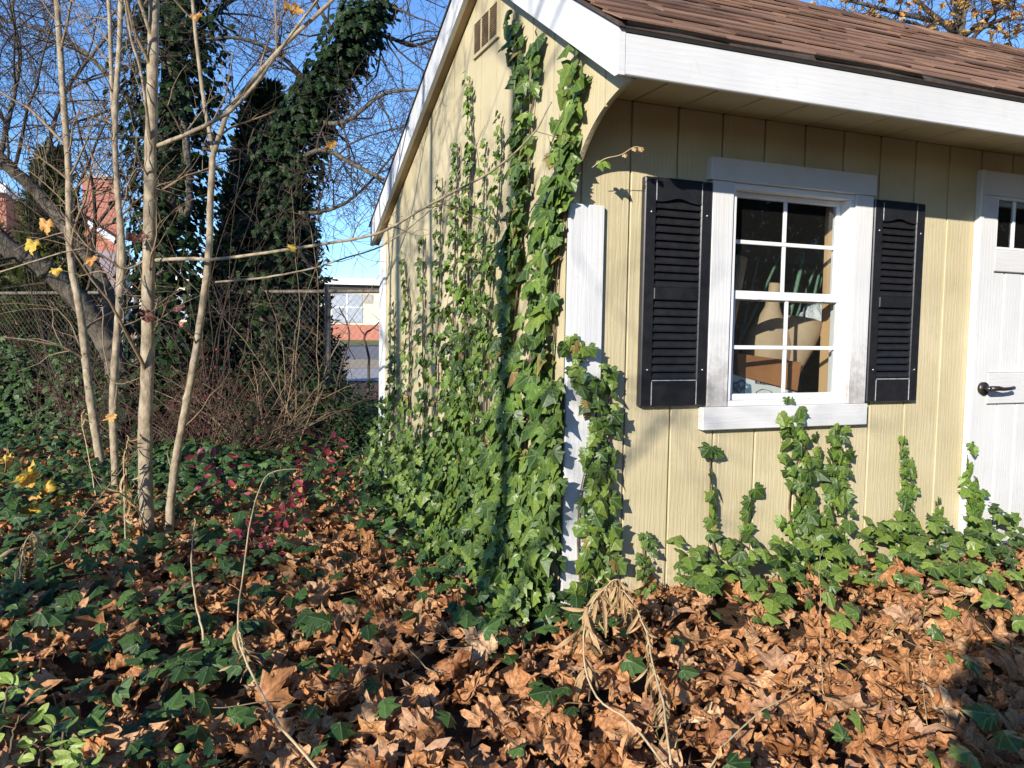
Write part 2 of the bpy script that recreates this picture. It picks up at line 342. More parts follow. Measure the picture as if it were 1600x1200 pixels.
# ------------------------------------------------------------------ leaf shapes
def fan_leaf(half, center, zf, rng_):
    out = [(0, 0)]+half+[(-x, y) for x, y in half[:-1][::-1]]
    V = [(center[0], center[1], zf(*center))]+[(x, y, zf(x, y)) for x, y in out]
    n = len(out); F = [(0, 1+(i+1) % n, 1+i) for i in range(n)]
    V = np.array(V); return V, np.array(F), V[:, :2].copy()
def ivy_templates(k=7, seed=3):
    g = np.random.default_rng(seed); T = []
    for _ in range(k):
        l2 = g.uniform(.46, .64); l1 = g.uniform(.36, .52); tipw = g.uniform(.22, .31)
        half = [(.12, -.13), (l1*.8, -.12), (l1+.05, .06+g.uniform(-.03, .03)), (.30, .20), (l2, .40+g.uniform(-.05, .05)), (tipw+.04, .50), (tipw*.62, .70), (0, g.uniform(.84, 1.0))]
        fold = g.uniform(.10, .38); droop = g.uniform(.05, .3); w = g.uniform(-.12, .12)
        half = [(x*g.uniform(.9, 1.1), y+g.uniform(-.03, .03)) for x, y in half[:-1]]+[(0, half[-1][1])]
        T.append(fan_leaf(half, (0, .25), lambda x, y: -fold*abs(x)-droop*(y-.2)**2+w*x+(.06 if (x == 0 and y < .3) else 0), g))
    return T
IVYT = ivy_templates()
def maple_templates(k=14, seed=5, curl=1.0):
    g = np.random.default_rng(seed); T = []
    half = [(.07, -.05), (.25, -.20), (.42, -.17), (.47, -.03), (.62, .02), (.55, .15), (.47, .22), (.66, .34), (.76, .52), (.60, .54), (.46, .53), (.33, .50), (.38, .66), (.26, .74), (.13, .86), (0, 1.0)]
    out = np.array([(0, 0)]+half+[(-x, y) for x, y in half[:-1][::-1]])
    c = np.array([0, .28]); n = len(out)
    for _ in range(k):
        o = out*g.uniform(.9, 1.1, (1, 2))+g.normal(0, .02, out.shape)
        rings = [c[None], c+(o-c)*.36, c+(o-c)*.7, o]
        P = np.concatenate(rings); X, Y = P[:, 0].copy(), P[:, 1].copy()
        F = [(0, 1+(i+1) % n, 1+i) for i in range(n)]
        for r in (0, 1):
            a0 = 1+r*n; b0 = a0+n
            for i in range(n):
                j = (i+1) % n; F += [(a0+i, a0+j, b0+j), (a0+i, b0+j, b0+i)]
        rad = np.hypot(X, Y-.28); th = np.arctan2(X, Y-.28)
        Z = g.uniform(.04, .16)*rad*np.cos(5*th+g.uniform(-.4, .4))                          # ridged along the lobes
        for q in range(4):                                                                  # crumples
            kx, ky = g.normal(0, 7.5, 2); Z += .05*np.sin(kx*X+ky*Y+g.uniform(0, 6))
        lobe = g.normal(.45, .8, 5)*curl                                                     # every lobe curls on its own
        ph = (th+math.pi)/(2*math.pi)*5; i0 = np.floor(ph).astype(int) % 5; t = ph-np.floor(ph)
        Z += ((1-t)*lobe[i0]+t*lobe[(i0+1) % 5])*rad**2
        P3 = np.stack([X, Y, Z], 1)
        Rr = g.uniform(.17, .62)/curl; ax = g.uniform(0, math.pi); ca, sa = math.cos(ax), math.sin(ax)   # the whole leaf rolls up
        u = P3[:, 0]*ca+(P3[:, 1]-.3)*sa; v = -P3[:, 0]*sa+(P3[:, 1]-.3)*ca; s = 1 if g.random() < .75 else -1
        a = np.clip(u/Rr, -2.3, 2.3); rr = Rr-s*P3[:, 2]
        u2 = rr*np.sin(a); z2 = s*(Rr-rr*np.cos(a))
        P3 = np.stack([u2*ca-v*sa, u2*sa+v*ca+.3, z2], 1)
        T.append((P3, np.array(F), np.stack([X, Y], 1)))
    return T
MAPT = maple_templates()
MAPFLAT = maple_templates(5, 9, .4)
MAPT += MAPFLAT[:3]
def blade_templates(k=6, seed=2, wd=.22, twist=2.0, bend=1.0):
    g = np.random.default_rng(seed); T = []
    for _ in range(k):
        n = 7; V = []; U = []; tw = g.uniform(-twist, twist); bd = g.uniform(.2, 1)*bend
        for i in range(n):
            t = i/(n-1); w = wd*math.sin(math.pi*min(1, t*.94+.04))**.8+.01; a = tw*t
            cx = .12*math.sin(3*t+tw); y = t*(1-.12*bd*t); z = -bd*.5*t*t
            for s in (-1, 0, 1): V.append((cx+s*w*math.cos(a), y, z+s*w*math.sin(a)+(-.25*w if s == 0 else 0))); U.append((s*w, t))
        F = []
        for i in range(n-1):
            for q in (0, 1):
                a = i*3+q; F += [(a, a+1, a+4), (a, a+4, a+3)]
        T.append((np.array(V), np.array(F), np.array(U)))
    return T
WITHER = blade_templates(8, 2, .058, 5.0, 1.5)
OVAL = blade_templates(4, 4, .26, .5, .5)
def spray_templates(k=4, seed=8):
    g = np.random.default_rng(seed); T = []
    for _ in range(k):
        V = []; F = []
        for b in range(7):
            t = b/7; side = 1 if b % 2 else -1; y0 = .1+t*.75; ln = .42*(1-t*.6); w = .07
            if b == 6: side = 0; ln = .4
            p0 = np.array([0, y0, g.normal(0, .03)]); d = np.array([side*.75, .7, g.normal(0, .25)]); d /= np.linalg.norm(d); q = np.array([-d[1], d[0], 0])*w
            i = len(V); V += [p0-q*.6, p0+q*.6, p0+d*ln*.6+q, p0+d*ln, p0+d*ln*.6-q]; F += [(i, i+1, i+2), (i, i+2, i+3), (i, i+3, i+4), (i, i+4, i)] [:3]; F += [(i, i+3, i+4)] if False else []
        V = np.array(V); F = [f for f in F]
        T.append((V, np.array(F), V[:, :2].copy()))
    return T
SPRAY = spray_templates()
TPL_MESH = {}
def leaf_mesh(tpls, k, mat):
    key = (id(tpls), k, mat.name)
    if key not in TPL_MESH:
        V, F, U = tpls[k]; TPL_MESH[key] = np_mesh('leaf_shape', V, F, mat, U, np.zeros(len(V)), smooth=len(V) > 40)
    return TPL_MESH[key]
def put_leaf(name, tpls, mat, pos, R3, s, parent=None):
    """one leaf as one object (shares its mesh with the alike ones)"""
    o = bpy.data.objects.new(name, leaf_mesh(tpls, int(rng.integers(0, len(tpls))), mat)); COL.objects.link(o)
    base = WL[parent] if parent is not None else np.zeros(3)
    if parent is not None: o.parent = parent
    o.location = np.array(pos)-base; o.rotation_euler = Matrix(R3.tolist()).to_euler(); o.scale = (s, s, s)
    return o
def rand_dirs(n): v = rng.normal(size=(n, 3)); return v/np.linalg.norm(v, axis=1)[:, None]

# ================================================================== GROUND
def vnoise(x, y, s, seed=0):
    g = np.random.default_rng(seed); P = g.random((64, 64)); x = np.asarray(x)*s+100; y = np.asarray(y)*s+100
    xi, yi = np.floor(x).astype(int), np.floor(y).astype(int); fx, fy = x-xi, y-yi; fx = fx*fx*(3-2*fx); fy = fy*fy*(3-2*fy)
    q = lambda a, b: P[a % 64, b % 64]
    return (q(xi, yi)*(1-fx)+q(xi+1, yi)*fx)*(1-fy)+(q(xi, yi+1)*(1-fx)+q(xi+1, yi+1)*fx)*fy
def ground_z(x, y):
    x = np.asarray(x, float); y = np.asarray(y, float)
    near = np.exp(-((x+0)/7.)**2-((y-2)/7.)**2)
    z = near*(.10*(vnoise(x, y, .8, 1)-.5)+.05*(vnoise(x, y, 2.3, 2)-.5))
    z = z+.06*np.exp(-((y+.15)/.45)**2)*np.clip((x+.2)/.5, 0, 1)*np.clip((3.5-x)/.8, 0, 1)     # litter banked against the front wall
    return z
def build_ground():
    xs = np.concatenate([[-900, -300, -120, -60, -30, -16, -10], np.arange(-7, 6.01, .14), [9, 14, 22, 40, 80, 200, 900]])
    ys = np.concatenate([[-900, -300, -100, -40, -15, -8], np.arange(-4.5, 9.01, .14), [11, 14, 20, 30, 50, 100, 300, 1500]])
    X, Y = np.meshgrid(xs, ys); Z = ground_z(X, Y)-.01; nx = len(xs)
    V = np.stack([X, Y, Z], 2).reshape(-1, 3); i = np.arange(len(V)).reshape(X.shape)
    F = np.stack([i[:-1, :-1], i[:-1, 1:], i[1:, 1:], i[1:, :-1]], 2).reshape(-1, 4)
    o = link('ground', np_mesh('ground', V, F, SOIL, smooth=True)); o['kind'] = 'structure'
build_ground()
def sheet(name, pts, z, mat):
    o = MB().add([(x, y, z) for x, y in pts], [tuple(range(len(pts)))]).build(name, mat, recalc=False); o['kind'] = 'structure'; return o
ASPH = noise_mat('pale_asphalt', (.15, .145, .14), (.21, .20, .195), 3, rough=.9, bump=.2)
CONC = noise_mat('sandy_verge', (.33, .25, .16), (.42, .33, .22), 1.5, rough=.9, bump=.2)
WALKM = noise_mat('concrete_walk', (.30, .28, .27), (.40, .37, .36), 2, rough=.9, bump=.1)
LAWN = noise_mat('yellowing_lawn', (.10, .12, .03), (.20, .18, .05), 1.2, rough=.95, bump=.4)
ca, sa = math.cos(YAW-.16), math.sin(YAW-.16)                # the street runs across the view behind the fence
def street(name, d0, d1, z, mat):
    f = np.array([sa, ca]); r = np.array([ca, -sa]); c = CAM[:2]
    pts = [c+f*d0-r*150, c+f*d0+r*150, c+f*d1+r*150, c+f*d1-r*150]; return sheet(name, [tuple(q) for q in pts], z, mat)
street('pavement', 17.5, 23, .006, WALKM); street('verge', 23, 30, .010, CONC); street('road', 30, 56, .014, ASPH); street('lawn', 56, 130, .018, LAWN)

# ================================================================== SHED
shed = thing('garden_shed', (0, 0, 0), 'cream board-sided garden shed with white trim, black shutters and brown shingle roof', 'shed')
L_ = 4.88; D_ = 3.0; ZS = 1.978; GX = .2549; GS = .2032
EAVE_Y, EAVE_Z, RIDGE_Y, SLN = -.47, 2.06, .91, .615
RIDGE_Z = EAVE_Z+SLN*(RIDGE_Y-EAVE_Y); SLF = .4646
soff_n = lambda y: 1.908+.62*(y+.43)                         # rake underside, front slope
soff_f = lambda y: 1.7635+SLF*(2.995-y)
gtop = lambda y: min(soff_n(y), soff_f(y))
WX0, WX1, WZ0, WZ1 = .685, 1.345, .845, 1.735                # window opening in the wall
DX0, DX1, DZ0, DZ1 = 2.05, 3.55, .04, 1.89
# front wall: a plank between every two grooves
mb = MB()
for (a, b, c, d) in ((.018, WX0, .03, ZS), (WX0, WX1, .03, WZ0), (WX0, WX1, WZ1, ZS), (WX1, DX0+.1, .03, ZS), (DX0+.1, DX1-.1, DZ1-.1, ZS), (DX1-.1, L_-.018, .03, ZS)):
    mb.box(a, b, .011, .020, c, d)
fwall = mb.build('front_wall', CREAM_IN, shed)
xs = [.0517+GS*k for k in range(24)]
for k in range(-1, 23):
    a = max(.0, xs[k]+.004 if k >= 0 else .0); b = min(xs[k+1]-.004, L_)
    for (z0, z1) in ((.05, ZS),):
        segs = [(a, b, z0, z1)]
        def cut(segs, X0, X1, Z0, Z1):
            out = []
            for (p, q, r, s) in segs:
                if q <= X0 or p >= X1: out.append((p, q, r, s)); continue
                if p < X0: out.append((p, X0, r, s))
                if q > X1: out.append((X1, q, r, s))
                pp, qq = max(p, X0), min(q, X1)
                if Z0 > r: out.append((pp, qq, r, Z0))
                if Z1 < s: out.append((pp, qq, Z1, s))
            return out
        segs = cut(cut(segs, WX0, WX1, WZ0, WZ1), DX0+.02, DX1-.02, -1, DZ1-.02)
        for (p, q, r, s) in segs:
            if q-p > .003: MB().cbox(p, q, 0, .011, r, s, .0022).build('plank', CREAM, fwall)
# side wall with gable and bracket wing
swall = MB().prism([(.02, .03), (2.98, .03), (2.98, soff_f(2.98)), (RIDGE_Y, gtop(RIDGE_Y)), (.02, soff_n(.02))], 'x', .011, .020).build('gable_wall', CREAM_IN, shed)
def wing_low(y):                                             # curved lower edge of the bracket under the eave
    t = min(1, max(0, -y/.44)); return 1.575+(1.905-1.575)*(1-(1-t)**1.9)**.62
ys = [-.43]+[.0+GS*k-.08 for k in range(0, 16)]
edges = [-.432, -.262, -.059, .144]+[.144+GS*k for k in range(1, 14)]+[3.0]
for a, b in zip(edges[:-1], edges[1:]):
    a2, b2 = a+.004, b-.004
    if b2 > 2.999: b2 = 2.998
    if b2-a2 < .02: continue
    ts = np.linspace(a2, b2, 7)
    if a2 < RIDGE_Y < b2: ts = np.sort(np.append(ts, RIDGE_Y))
    top = [(t, gtop(t)) for t in ts[::-1]]
    bot = [(t, wing_low(t) if t < -.001 else .05) for t in ts]
    if a2 < 0 < b2: bot = [(t, z) for t, z in bot if t < -.001]+[(-.0015, wing_low(-.0015)), (0, .05), (b2, .05)]
    poly = bot+top
    MB().prism(poly, 'x', 0, .011).build('plank', CREAM, swall)
MB().prism([(t, wing_low(t)) for t in np.linspace(-.432, -.07, 14)]+[(t, gtop(t)) for t in np.linspace(-.07, -.432, 8)], 'x', .0112, .019).build('wing_backing', CREAM_IN, swall)
MB().box(L_-.02, L_, .012, 2.98, .03, 2.0).prism([(.02, 2.0), (2.98, 1.76), (RIDGE_Y, 2.7)], 'x', L_-.02, L_).build('end_wall', CREAM, shed)
MB().box(.02, L_-.02, 2.98, 3.0, .03, soff_f(3.0)+.145).build('back_wall', CREAM, shed)
MB().box(.022, L_-.022, .024, 2.978, .05, .09).build('floor', INWALL, shed)
inl = MB().box(.022, .03, .03, 2.97, .09, 1.75).box(.03, L_-.03, 2.955, 2.975, .09, 1.75).build('inner_lining', INWALL, shed)
for x in (.66, 1.336): MB().box(x, x+.04, .0765, .16, .09, ZS).build('stud', STUD, shed)
# corner boards
MB().cbox(-.002, .140, -.020, -.0005, .05, 1.585, .003).build('corner_board', WHITE_V, shed)
MB().cbox(-.019, -.0005, 2.86, 3.002, .05, 1.70, .003).build('corner_board', WHITE_V, shed)
# eave: soffit boards, fascia, drip edge
sof = MB().box(.02, L_+.05, -.43, .010, ZS+.013, ZS+.02).build('soffit', CREAM_IN, shed)
ex = [.0517]+xs[1:]
for k in range(-1, 24):
    a = xs[k]+.003 if k >= 0 else .02; b = (xs[k+1]-.003 if k+1 < len(xs) else L_+.04)
    if b-a > .02: MB().cbox(a, b, -.428, -.0005, ZS, ZS+.012, .002).build('board', CREAM, sof)
MB().cbox(-.036, L_+.06, -.450, -.431, 1.908, 2.034, .003).build('fascia_board', WHITE_H, shed)
MB().add([(-.04, -.452, 2.0345), (L_+.06, -.452, 2.0345), (L_+.06, -.476, 2.060), (-.04, -.476, 2.060), (-.04, -.44, 2.0345), (L_+.06, -.44, 2.0345), (L_+.06, -.44, 2.062), (-.04, -.44, 2.062)],
         [(0, 1, 2, 3), (3, 2, 6, 7), (4, 0, 3, 7), (1, 5, 6, 2)]).build('drip_edge', DRIP, shed)
# rakes (both slopes), their undersides
MB().prism([(-.452, 1.906), (-.43, 1.906), (RIDGE_Y, soff_n(RIDGE_Y)), (RIDGE_Y, soff_n(RIDGE_Y)+.142), (-.452, 2.046)], 'x', -.060, -.037).build('rake_board', WHITE_H, shed)
MB().prism([(3.10, soff_f(3.10)), (RIDGE_Y, soff_f(RIDGE_Y)), (RIDGE_Y, soff_f(RIDGE_Y)+.148), (3.10, soff_f(3.10)+.148)], 'x', -.0635, -.040).build('rake_board', WHITE_H, shed)
MB().prism([(-.43, soff_n(-.43)+.012), (RIDGE_Y-.002, soff_n(RIDGE_Y)+.012), (RIDGE_Y-.002, soff_n(RIDGE_Y)+.10), (-.43, soff_n(-.43)+.1)], 'x', -.0365, -.001).build('rake_soffit', UNDER, shed)
MB().prism([(3.095, soff_f(3.095)+.004), (RIDGE_Y+.002, soff_f(RIDGE_Y)+.004), (RIDGE_Y+.002, soff_f(RIDGE_Y)+.10), (3.095, soff_f(3.095)+.1)], 'x', -.0395, -.001).build('rake_soffit', UNDER, shed)
# roof
roof = MB().prism([(-.468, EAVE_Z-.018), (RIDGE_Y, RIDGE_Z-.024), (3.13, soff_f(3.13)+.150), (3.13, soff_f(3.13)+.162), (RIDGE_Y, RIDGE_Z-.012), (-.468, EAVE_Z-.006)], 'x', -.070, L_+.08).build('roof', DRIP, shed)
roof.data.materials[0] = noise_mat('roof_felt', (.05, .035, .03), (.08, .055, .045), 30, rough=.95)
cs, sn = 1/math.hypot(1, SLN), SLN/math.hypot(1, SLN)
LEN = (RIDGE_Y-EAVE_Y)/cs; EXPO = .108
up_s = np.array([0, cs, sn]); nr_s = np.array([0, -sn, cs])
org = np.array([0, EAVE_Y, EAVE_Z-.004])
sg = random.Random(4)
def shingle(x0, x1, s0, s1, t0, lift, name='shingle'):
    V = []
    sk = sg.uniform(-.004, .004)
    for (x, s, h) in ((x0, s0+sk, lift), (x1, s0-sk, lift), (x1, s1, 0), (x0, s1, 0)):
        for t in (h, h+t0): V.append(org+np.array([x, 0, 0])+up_s*s+nr_s*t)
    MB().add(V, [(0, 2, 3, 1), (2, 4, 5, 3), (4, 6, 7, 5), (6, 0, 1, 7), (1, 3, 5, 7), (0, 6, 4, 2)]).build(name, SHINGLE, roof)
nrow = int(LEN/EXPO)+1
for r in range(nrow):
    s0 = r*EXPO-.012; s1 = min(s0+EXPO+.03, LEN)
    x = -.074+sg.uniform(0, .01)
    xe = L_ if r > 2 else 3.2
    while x < 4.9:
        w = sg.uniform(.17, .40); x1 = min(x+w, L_+.085)
        thick = sg.random() < .5
        shingle(x, x1-.002, s0-(.0 if thick else -.006), s1, .005 if thick else .003, .008 if thick else .005)
        x = x1
for k in range(22):                                          # ridge caps
    x0 = -.075+k*.225; 
    for sgn in (-1,):
        V = [(x0, RIDGE_Y-.14, RIDGE_Z-.14*SLN+.018), (x0+.235, RIDGE_Y-.14, RIDGE_Z-.14*SLN+.012), (x0+.235, RIDGE_Y, RIDGE_Z+.012), (x0, RIDGE_Y, RIDGE_Z+.018), (x0+.235, RIDGE_Y+.14, RIDGE_Z-.14*SLF+.012), (x0, RIDGE_Y+.14, RIDGE_Z-.14*SLF+.018)]
        V2 = [(a, b, c-.008) for a, b, c in V]
        MB().add(V+V2, [(0, 1, 2, 3), (3, 2, 4, 5), (0, 6, 7, 1), (0, 3, 9, 6), (3, 5, 11, 9), (4, 10, 11, 5), (6, 9, 8, 7), (9, 11, 10, 8)]).build('ridge_cap', SHINGLE, roof)
# gable vent
vent = MB().box(-.012, -.0005, .72, 1.05, 2.405, 2.42).box(-.012, -.0005, .72, 1.05, 2.56, 2.575).box(-.012, -.0005, .72, .732, 2.42, 2.56).box(-.012, -.0005, 1.038, 1.05, 2.42, 2.56).build('gable_vent', CREAM, shed)
MB().box(-.003, -.0006, .732, 1.038, 2.42, 2.56).build('vent_screen', BARK_DARK, vent)
for y in (.83, .935): MB().box(-.0115, -.0032, y, y+.008, 2.4205, 2.5595).build('vent_bar', CREAM, vent)
for k in range(14): MB().add([(-.0035, .733, 2.424+k*.0098), (-.0035, 1.037, 2.424+k*.0098), (-.0105, 1.037, 2.420+k*.0098), (-.0105, .733, 2.420+k*.0098), (-.0035, .733, 2.427+k*.0098), (-.0035, 1.037, 2.427+k*.0098), (-.0105, 1.037, 2.4235+k*.0098), (-.0105, .733, 2.4235+k*.0098)], [(0, 1, 2, 3), (4, 5, 6, 7), (0, 1, 5, 4), (1, 2, 6, 5), (2, 3, 7, 6), (3, 0, 4, 7)]).build('louver', BARK_TAN, vent)

# window
win = thing('window', (1.015, 0, .84), None, None); win.parent = shed
for k in list(win.keys()): del win[k]
def wb_(name, mat, *b, c=.0025): return MB().cbox(*b, c).build(name, mat, win)
wb_('head_casing', WHITE_H, .588, 1.424, -.036, -.0005, 1.718, 1.804)
wb_('sill_casing', WHITE_H, .585, 1.427, -.036, -.0005, .748, .838)
wb_('side_casing', WHITE_V, .606, .704, -.026, -.0005, .8385, 1.7175)
wb_('side_casing', WHITE_V, 1.326, 1.421, -.026, -.0005, .8385, 1.7175)
def ring(name, x0, x1, z0, z1, w, y0, y1, wb=None, wt=None):
    wb = wb or w; wt = wt or w
    m = MB(); m.cbox(x0, x1, y0, y1, z0, z0+wb, .002); m.cbox(x0, x1, y0, y1, z1-wt, z1, .002); m.cbox(x0, x0+w, y0+.0005, y1-.0005, z0+wb, z1-wt, .002); m.cbox(x1-w, x1, y0+.0005, y1-.0005, z0+wb, z1-wt, .002)
    return m.build(name, VINYL, win)
ring('window_frame', .7045, 1.3255, .8385, 1.7175, .022, -.016, .075)
ring('upper_sash', .727, 1.303, 1.262, 1.695, .022, .036, .060, wb=.036)
ring('lower_sash', .727, 1.303, .861, 1.300, .026, .006, .031, wb=.024, wt=.034)
for (y, zc, a, b) in ((.046, 1.498, 1.300, 1.671), (.017, 1.073, .887, 1.264)):
    wb_('muntin', VINYL, .750, 1.280, y-.006, y+.006, zc-.008, zc+.008, c=.002)
    for (p, q) in ((a, zc-.0085), (zc+.0085, b)): wb_('muntin', VINYL, 1.007, 1.023, y-.0055, y+.0055, p, q, c=.002)
    for (xa, xb) in ((.750, 1.0065), (1.0235, 1.280)):
        for (za, zb) in ((a, zc-.008), (zc+.008, b)): MB().box(xa, xb, y-.001, y+.001, za, zb).build('pane', GLASS, win)
for x in (.85, 1.18): wb_('sash_lock', VINYL, x-.012, x+.012, -.004, .006, 1.266, 1.276, c=.001)

# shutters
def shutter(x0, x1, z0, z1):
    m = MB(); w = .050
    m.cbox(x0, x0+w, -.030, -.0005, z0, z1, .004); m.cbox(x1-w, x1, -.030, -.0005, z0, z1, .004)
    m.cbox(x0+w, x1-w, -.0295, -.0005, z0, z0+.100, .003); m.cbox(x0+w, x1-w, -.0295, -.0005, 1.251, 1.297, .003)
    n = 12; arc = [(x0+w+(x1-x0-2*w)*i/n, z1-.090+.017*math.exp(-((i/n-.5)/.24)**2)) for i in range(n+1)]
    m.prism(arc+[(x1-w, z1), (x0+w, z1)], 'y', -.0295, -.0005)
    sh = m.build('shutter', SHUT, shed)
    MB().box(x0+w-.002, x1-w+.002, -.008, -.0008, z0+.09, z1-.07).build('shutter_back', SHUT, sh)
    for (lo, hi, cnt) in ((.947, 1.251, 10), (1.297, 1.622, 11)):
        st = (hi-lo)/cnt
        for k in range(cnt):
            zb = lo+k*st
            V = [(x0+w, -.027, zb+.001), (x0+w, -.010, zb+st-.001), (x0+w, -.010, zb+st+.003), (x0+w, -.0275, zb+.007)]
            V += [(x1-w, b, c) for a, b, c in V]
            MB().add(V, [(0, 1, 2, 3), (7, 6, 5, 4), (0, 4, 5, 1), (1, 5, 6, 2), (2, 6, 7, 3), (3, 7, 4, 0)]).build('slat', SHUT, sh)
    for (sx, sz) in ((x0+.028, z1-.13), (x1-.024, z1-.13), (x0+.028, z0+.14), (x1-.024, z0+.14)):
        MB().tube([(sx, -.0305, sz), (sx, -.0335, sz)], .0045, 8).build('screw', SCREW, sh)
    for sx in (x0+w-.0015, x1-w+.0005):
        for (za, zb) in ((z0+.006, z0+.096), (z1-.085, z1-.012)): MB().box(sx-.0008, sx+.0014, -.0312, -.0290, za, zb).build('worn_edge', GROOVE_EDGE, sh)
    MB().box(x0+w, x1-w, -.0308, -.0296, z0+.0985, z0+.1015).build('worn_edge', GROOVE_EDGE, sh)
    return sh
shutter(.302, .602, .845, 1.706); shutter(1.4255, 1.716, .843, 1.706)

# door
door = MB().box(DX0+.02, DX1-.02, .004, .030, .05, 1.40).box(DX0+.02, DX1-.02, .004, .030, 1.74, 1.86).build('door', WHITE_V, shed)
def dbox(n, mat, *b, par=door): return MB().cbox(*b, .003).build(n, mat, par)
dbox('door_trim', WHITE_V, DX0, DX0+.024, -.034, -.0005, .045, 1.885)
dbox('head_rail', WHITE_H, DX0+.0245, DX1, -.030, -.0005, 1.775, 1.885)
dbox('stile', WHITE_V, DX0+.0245, 2.164, -.028, .0035, .05, 1.7745)
dbox('rail', WHITE_H, 2.1645, 3.4, -.026, .0035, 1.435, 1.535)
dbox('rail', WHITE_H, 2.1645, 3.4, -.026, .0035, .822, .966)
dbox('rail', WHITE_H, 2.1645, 3.4, -.026, .0035, .05, .152)
for k in range(8):
    xa = 2.1645+.125*k-(.0345 if k else 0)
    xb = 2.255+.125*k
    for (za, zb) in ((.1525, .8215), (.9665, 1.4345)): dbox('plank', WHITE_V, max(2.1645, xb-.125+.004) if k else 2.1645, xb-.004, -.012, .0035, za, zb)
dwin = ring('door_window', 2.1645, 2.80, 1.5355, 1.7745, .012, -.024, .003)
dwin.parent = door; dwin.location = WL[dwin]-WL[door]
for k in range(5):
    xa = 2.178+.120*k
    MB().box(xa, xa+.104, -.012, -.009, 1.548, 1.762).build('pane', GLASS, door)
    dbox('muntin', VINYL, xa+.1045, xa+.1195, -.020, -.004, 1.548, 1.762)
h = MB().tube([(2.125, -.028, .895), (2.125, -.042, .895)], .030, 16)
h.tube([(2.125, -.042, .895), (2.125, -.075, .895)], .012, 10)
h.tube([(2.118, -.078, .897), (2.16, -.082, .898), (2.20, -.080, .894), (2.245, -.078, .896), (2.275, -.074, .899)], [.013, .012, .009, .0085, .009], 10)
h.build('door_handle', METAL, door)
MB().cbox(DX0+.0, DX1, -.05, -.002, .0, .044, .004).build('door_threshold', UNDER, shed)
MB().box(.02, L_-.02, .03, 2.97, -.05, .049).build('floor_skid', BARK_DARK, shed)
print('shed done')

# ================================================================== THINGS INSIDE THE SHED, SEEN THROUGH THE WINDOW
KRAFT = noise_mat('kraft_paper', (.38, .27, .165), (.46, .335, .21), 9, rough=.75, bump=.2)
CARTON = noise_mat('russet_carton', (.27, .115, .045), (.35, .15, .06), 7, rough=.6, bump=.15)
PRINTED = noise_mat('printed_carton', (.62, .62, .60), (.70, .70, .68), 5, rough=.6, bump=.05)
INKB = noise_mat('blue_ink', (.08, .15, .21), (.13, .23, .30), 25, rough=.6, bump=0)
INKK = noise_mat('black_ink', (.04, .04, .045), (.07, .07, .07), 25, rough=.6, bump=0)
GREENP = noise_mat('green_coated_stake', (.10, .19, .12), (.16, .27, .18), 40, rough=.5, bump=.4, bscale=90)
BAGM = noise_mat('silver_plastic', (.55, .56, .58), (.72, .73, .75), 12, rough=.25, spec=.6, bump=1, bdist=.05, bscale=9)
BIN = noise_mat('charcoal_bin', (.018, .018, .02), (.03, .03, .032), 20, rough=.5, bump=.1)
def wpt(px, py, y): return aty(px, py, y)
def slab(name, label, cat, TL, TR, BR, BL, back, mat):
    """box from the four corners of its front face, going back by a vector"""
    Pf = [wpt(*q) for q in (BL, BR, TR, TL)]; bk = np.array(back)
    V = Pf+[p+bk for p in Pf]
    o = MB().add(V, [(0, 1, 2, 3), (7, 6, 5, 4), (0, 4, 5, 1), (1, 5, 6, 2), (2, 6, 7, 3), (3, 7, 4, 0)]).build(name, mat, None, tuple((Pf[0]+Pf[1]+bk)/2))
    return tag(o, label, cat), Pf
bench = MB().cbox(.10, 2.0, .085, .75, .70, .73, .003)
bn = tag(bench.build('work_bench', INWALL, None, (1.05, .45, .70)), 'low plywood bench inside the shed under the window', 'bench')
for x in (.15, 1.90):
    for y in (.1, .68): MB().box(x, x+.06, y, y+.06, .0905, .6995).build('leg', STUD, bn)
wbx, Pw = slab('printed_box', 'white printed cardboard box with blue drawing lying behind the lower panes', 'box', (1138, 583, .17), (1246, 613, .12), (1246, 655, .12), (1138, 640, .17), (.05, .20, .0), PRINTED)
du, dv2 = Pw[1]-Pw[0], Pw[3]-Pw[0]; nf = np.cross(du, dv2); nf /= np.linalg.norm(nf)
if nf[1] > 0: nf = -nf
def on_face(m, t, z, w, h, e=.0015):
    q = [Pw[0]+du*a+dv2*b+nf*e for a, b in ((t, z), (t+w, z), (t+w, z+h), (t, z+h))]; m.add(q, [(0, 1, 2, 3)])
m = MB(); t = .38
for k in range(15):
    w = sg.uniform(.016, .034); on_face(m, t, .83+sg.uniform(-.01, .01), w, sg.uniform(.05, .085)); t += w+.006
m.build('printed_lettering', INKK, wbx)
m = MB()
for k in range(26):
    a = k/26*2*math.pi; on_face(m, .17+.12*math.cos(a), .62+.17*math.sin(a)+.03*math.sin(5*a), .035, .07, .002+.0001*k)
for k in range(8): on_face(m, .08+.026*k, .55+.04*(k % 3), .022, .12, .0048)
m.build('printed_drawing', INKB, wbx)
m = MB()
for k in range(28):
    a = k/28*2*math.pi; on_face(m, .50+.10*math.cos(a)*(1+.3*math.sin(2*a)), .60+.09*math.sin(a), .014, .02, .002)
m.build('printed_outline', INKK, wbx)
slab('russet_box', 'orange-brown cardboard box lying on the printed box behind the window', 'box', (1152, 552, .16), (1252, 566, .10), (1246, 611, .10), (1154, 587, .16), (.03, .16, .0), CARTON)
def cone(name, label, p0, p1, radii, mat, n=20, cat='paper roll'):
    p0 = np.array(p0, float); p1 = np.array(p1, float); k = len(radii)
    o = MB().tube([p0+(p1-p0)*i/(k-1) for i in range(k)], radii, n, cap=False).build(name, mat, None, tuple(p0))
    o.modifiers.new('wall', 'SOLIDIFY').thickness = .004
    return tag(o, label, cat)
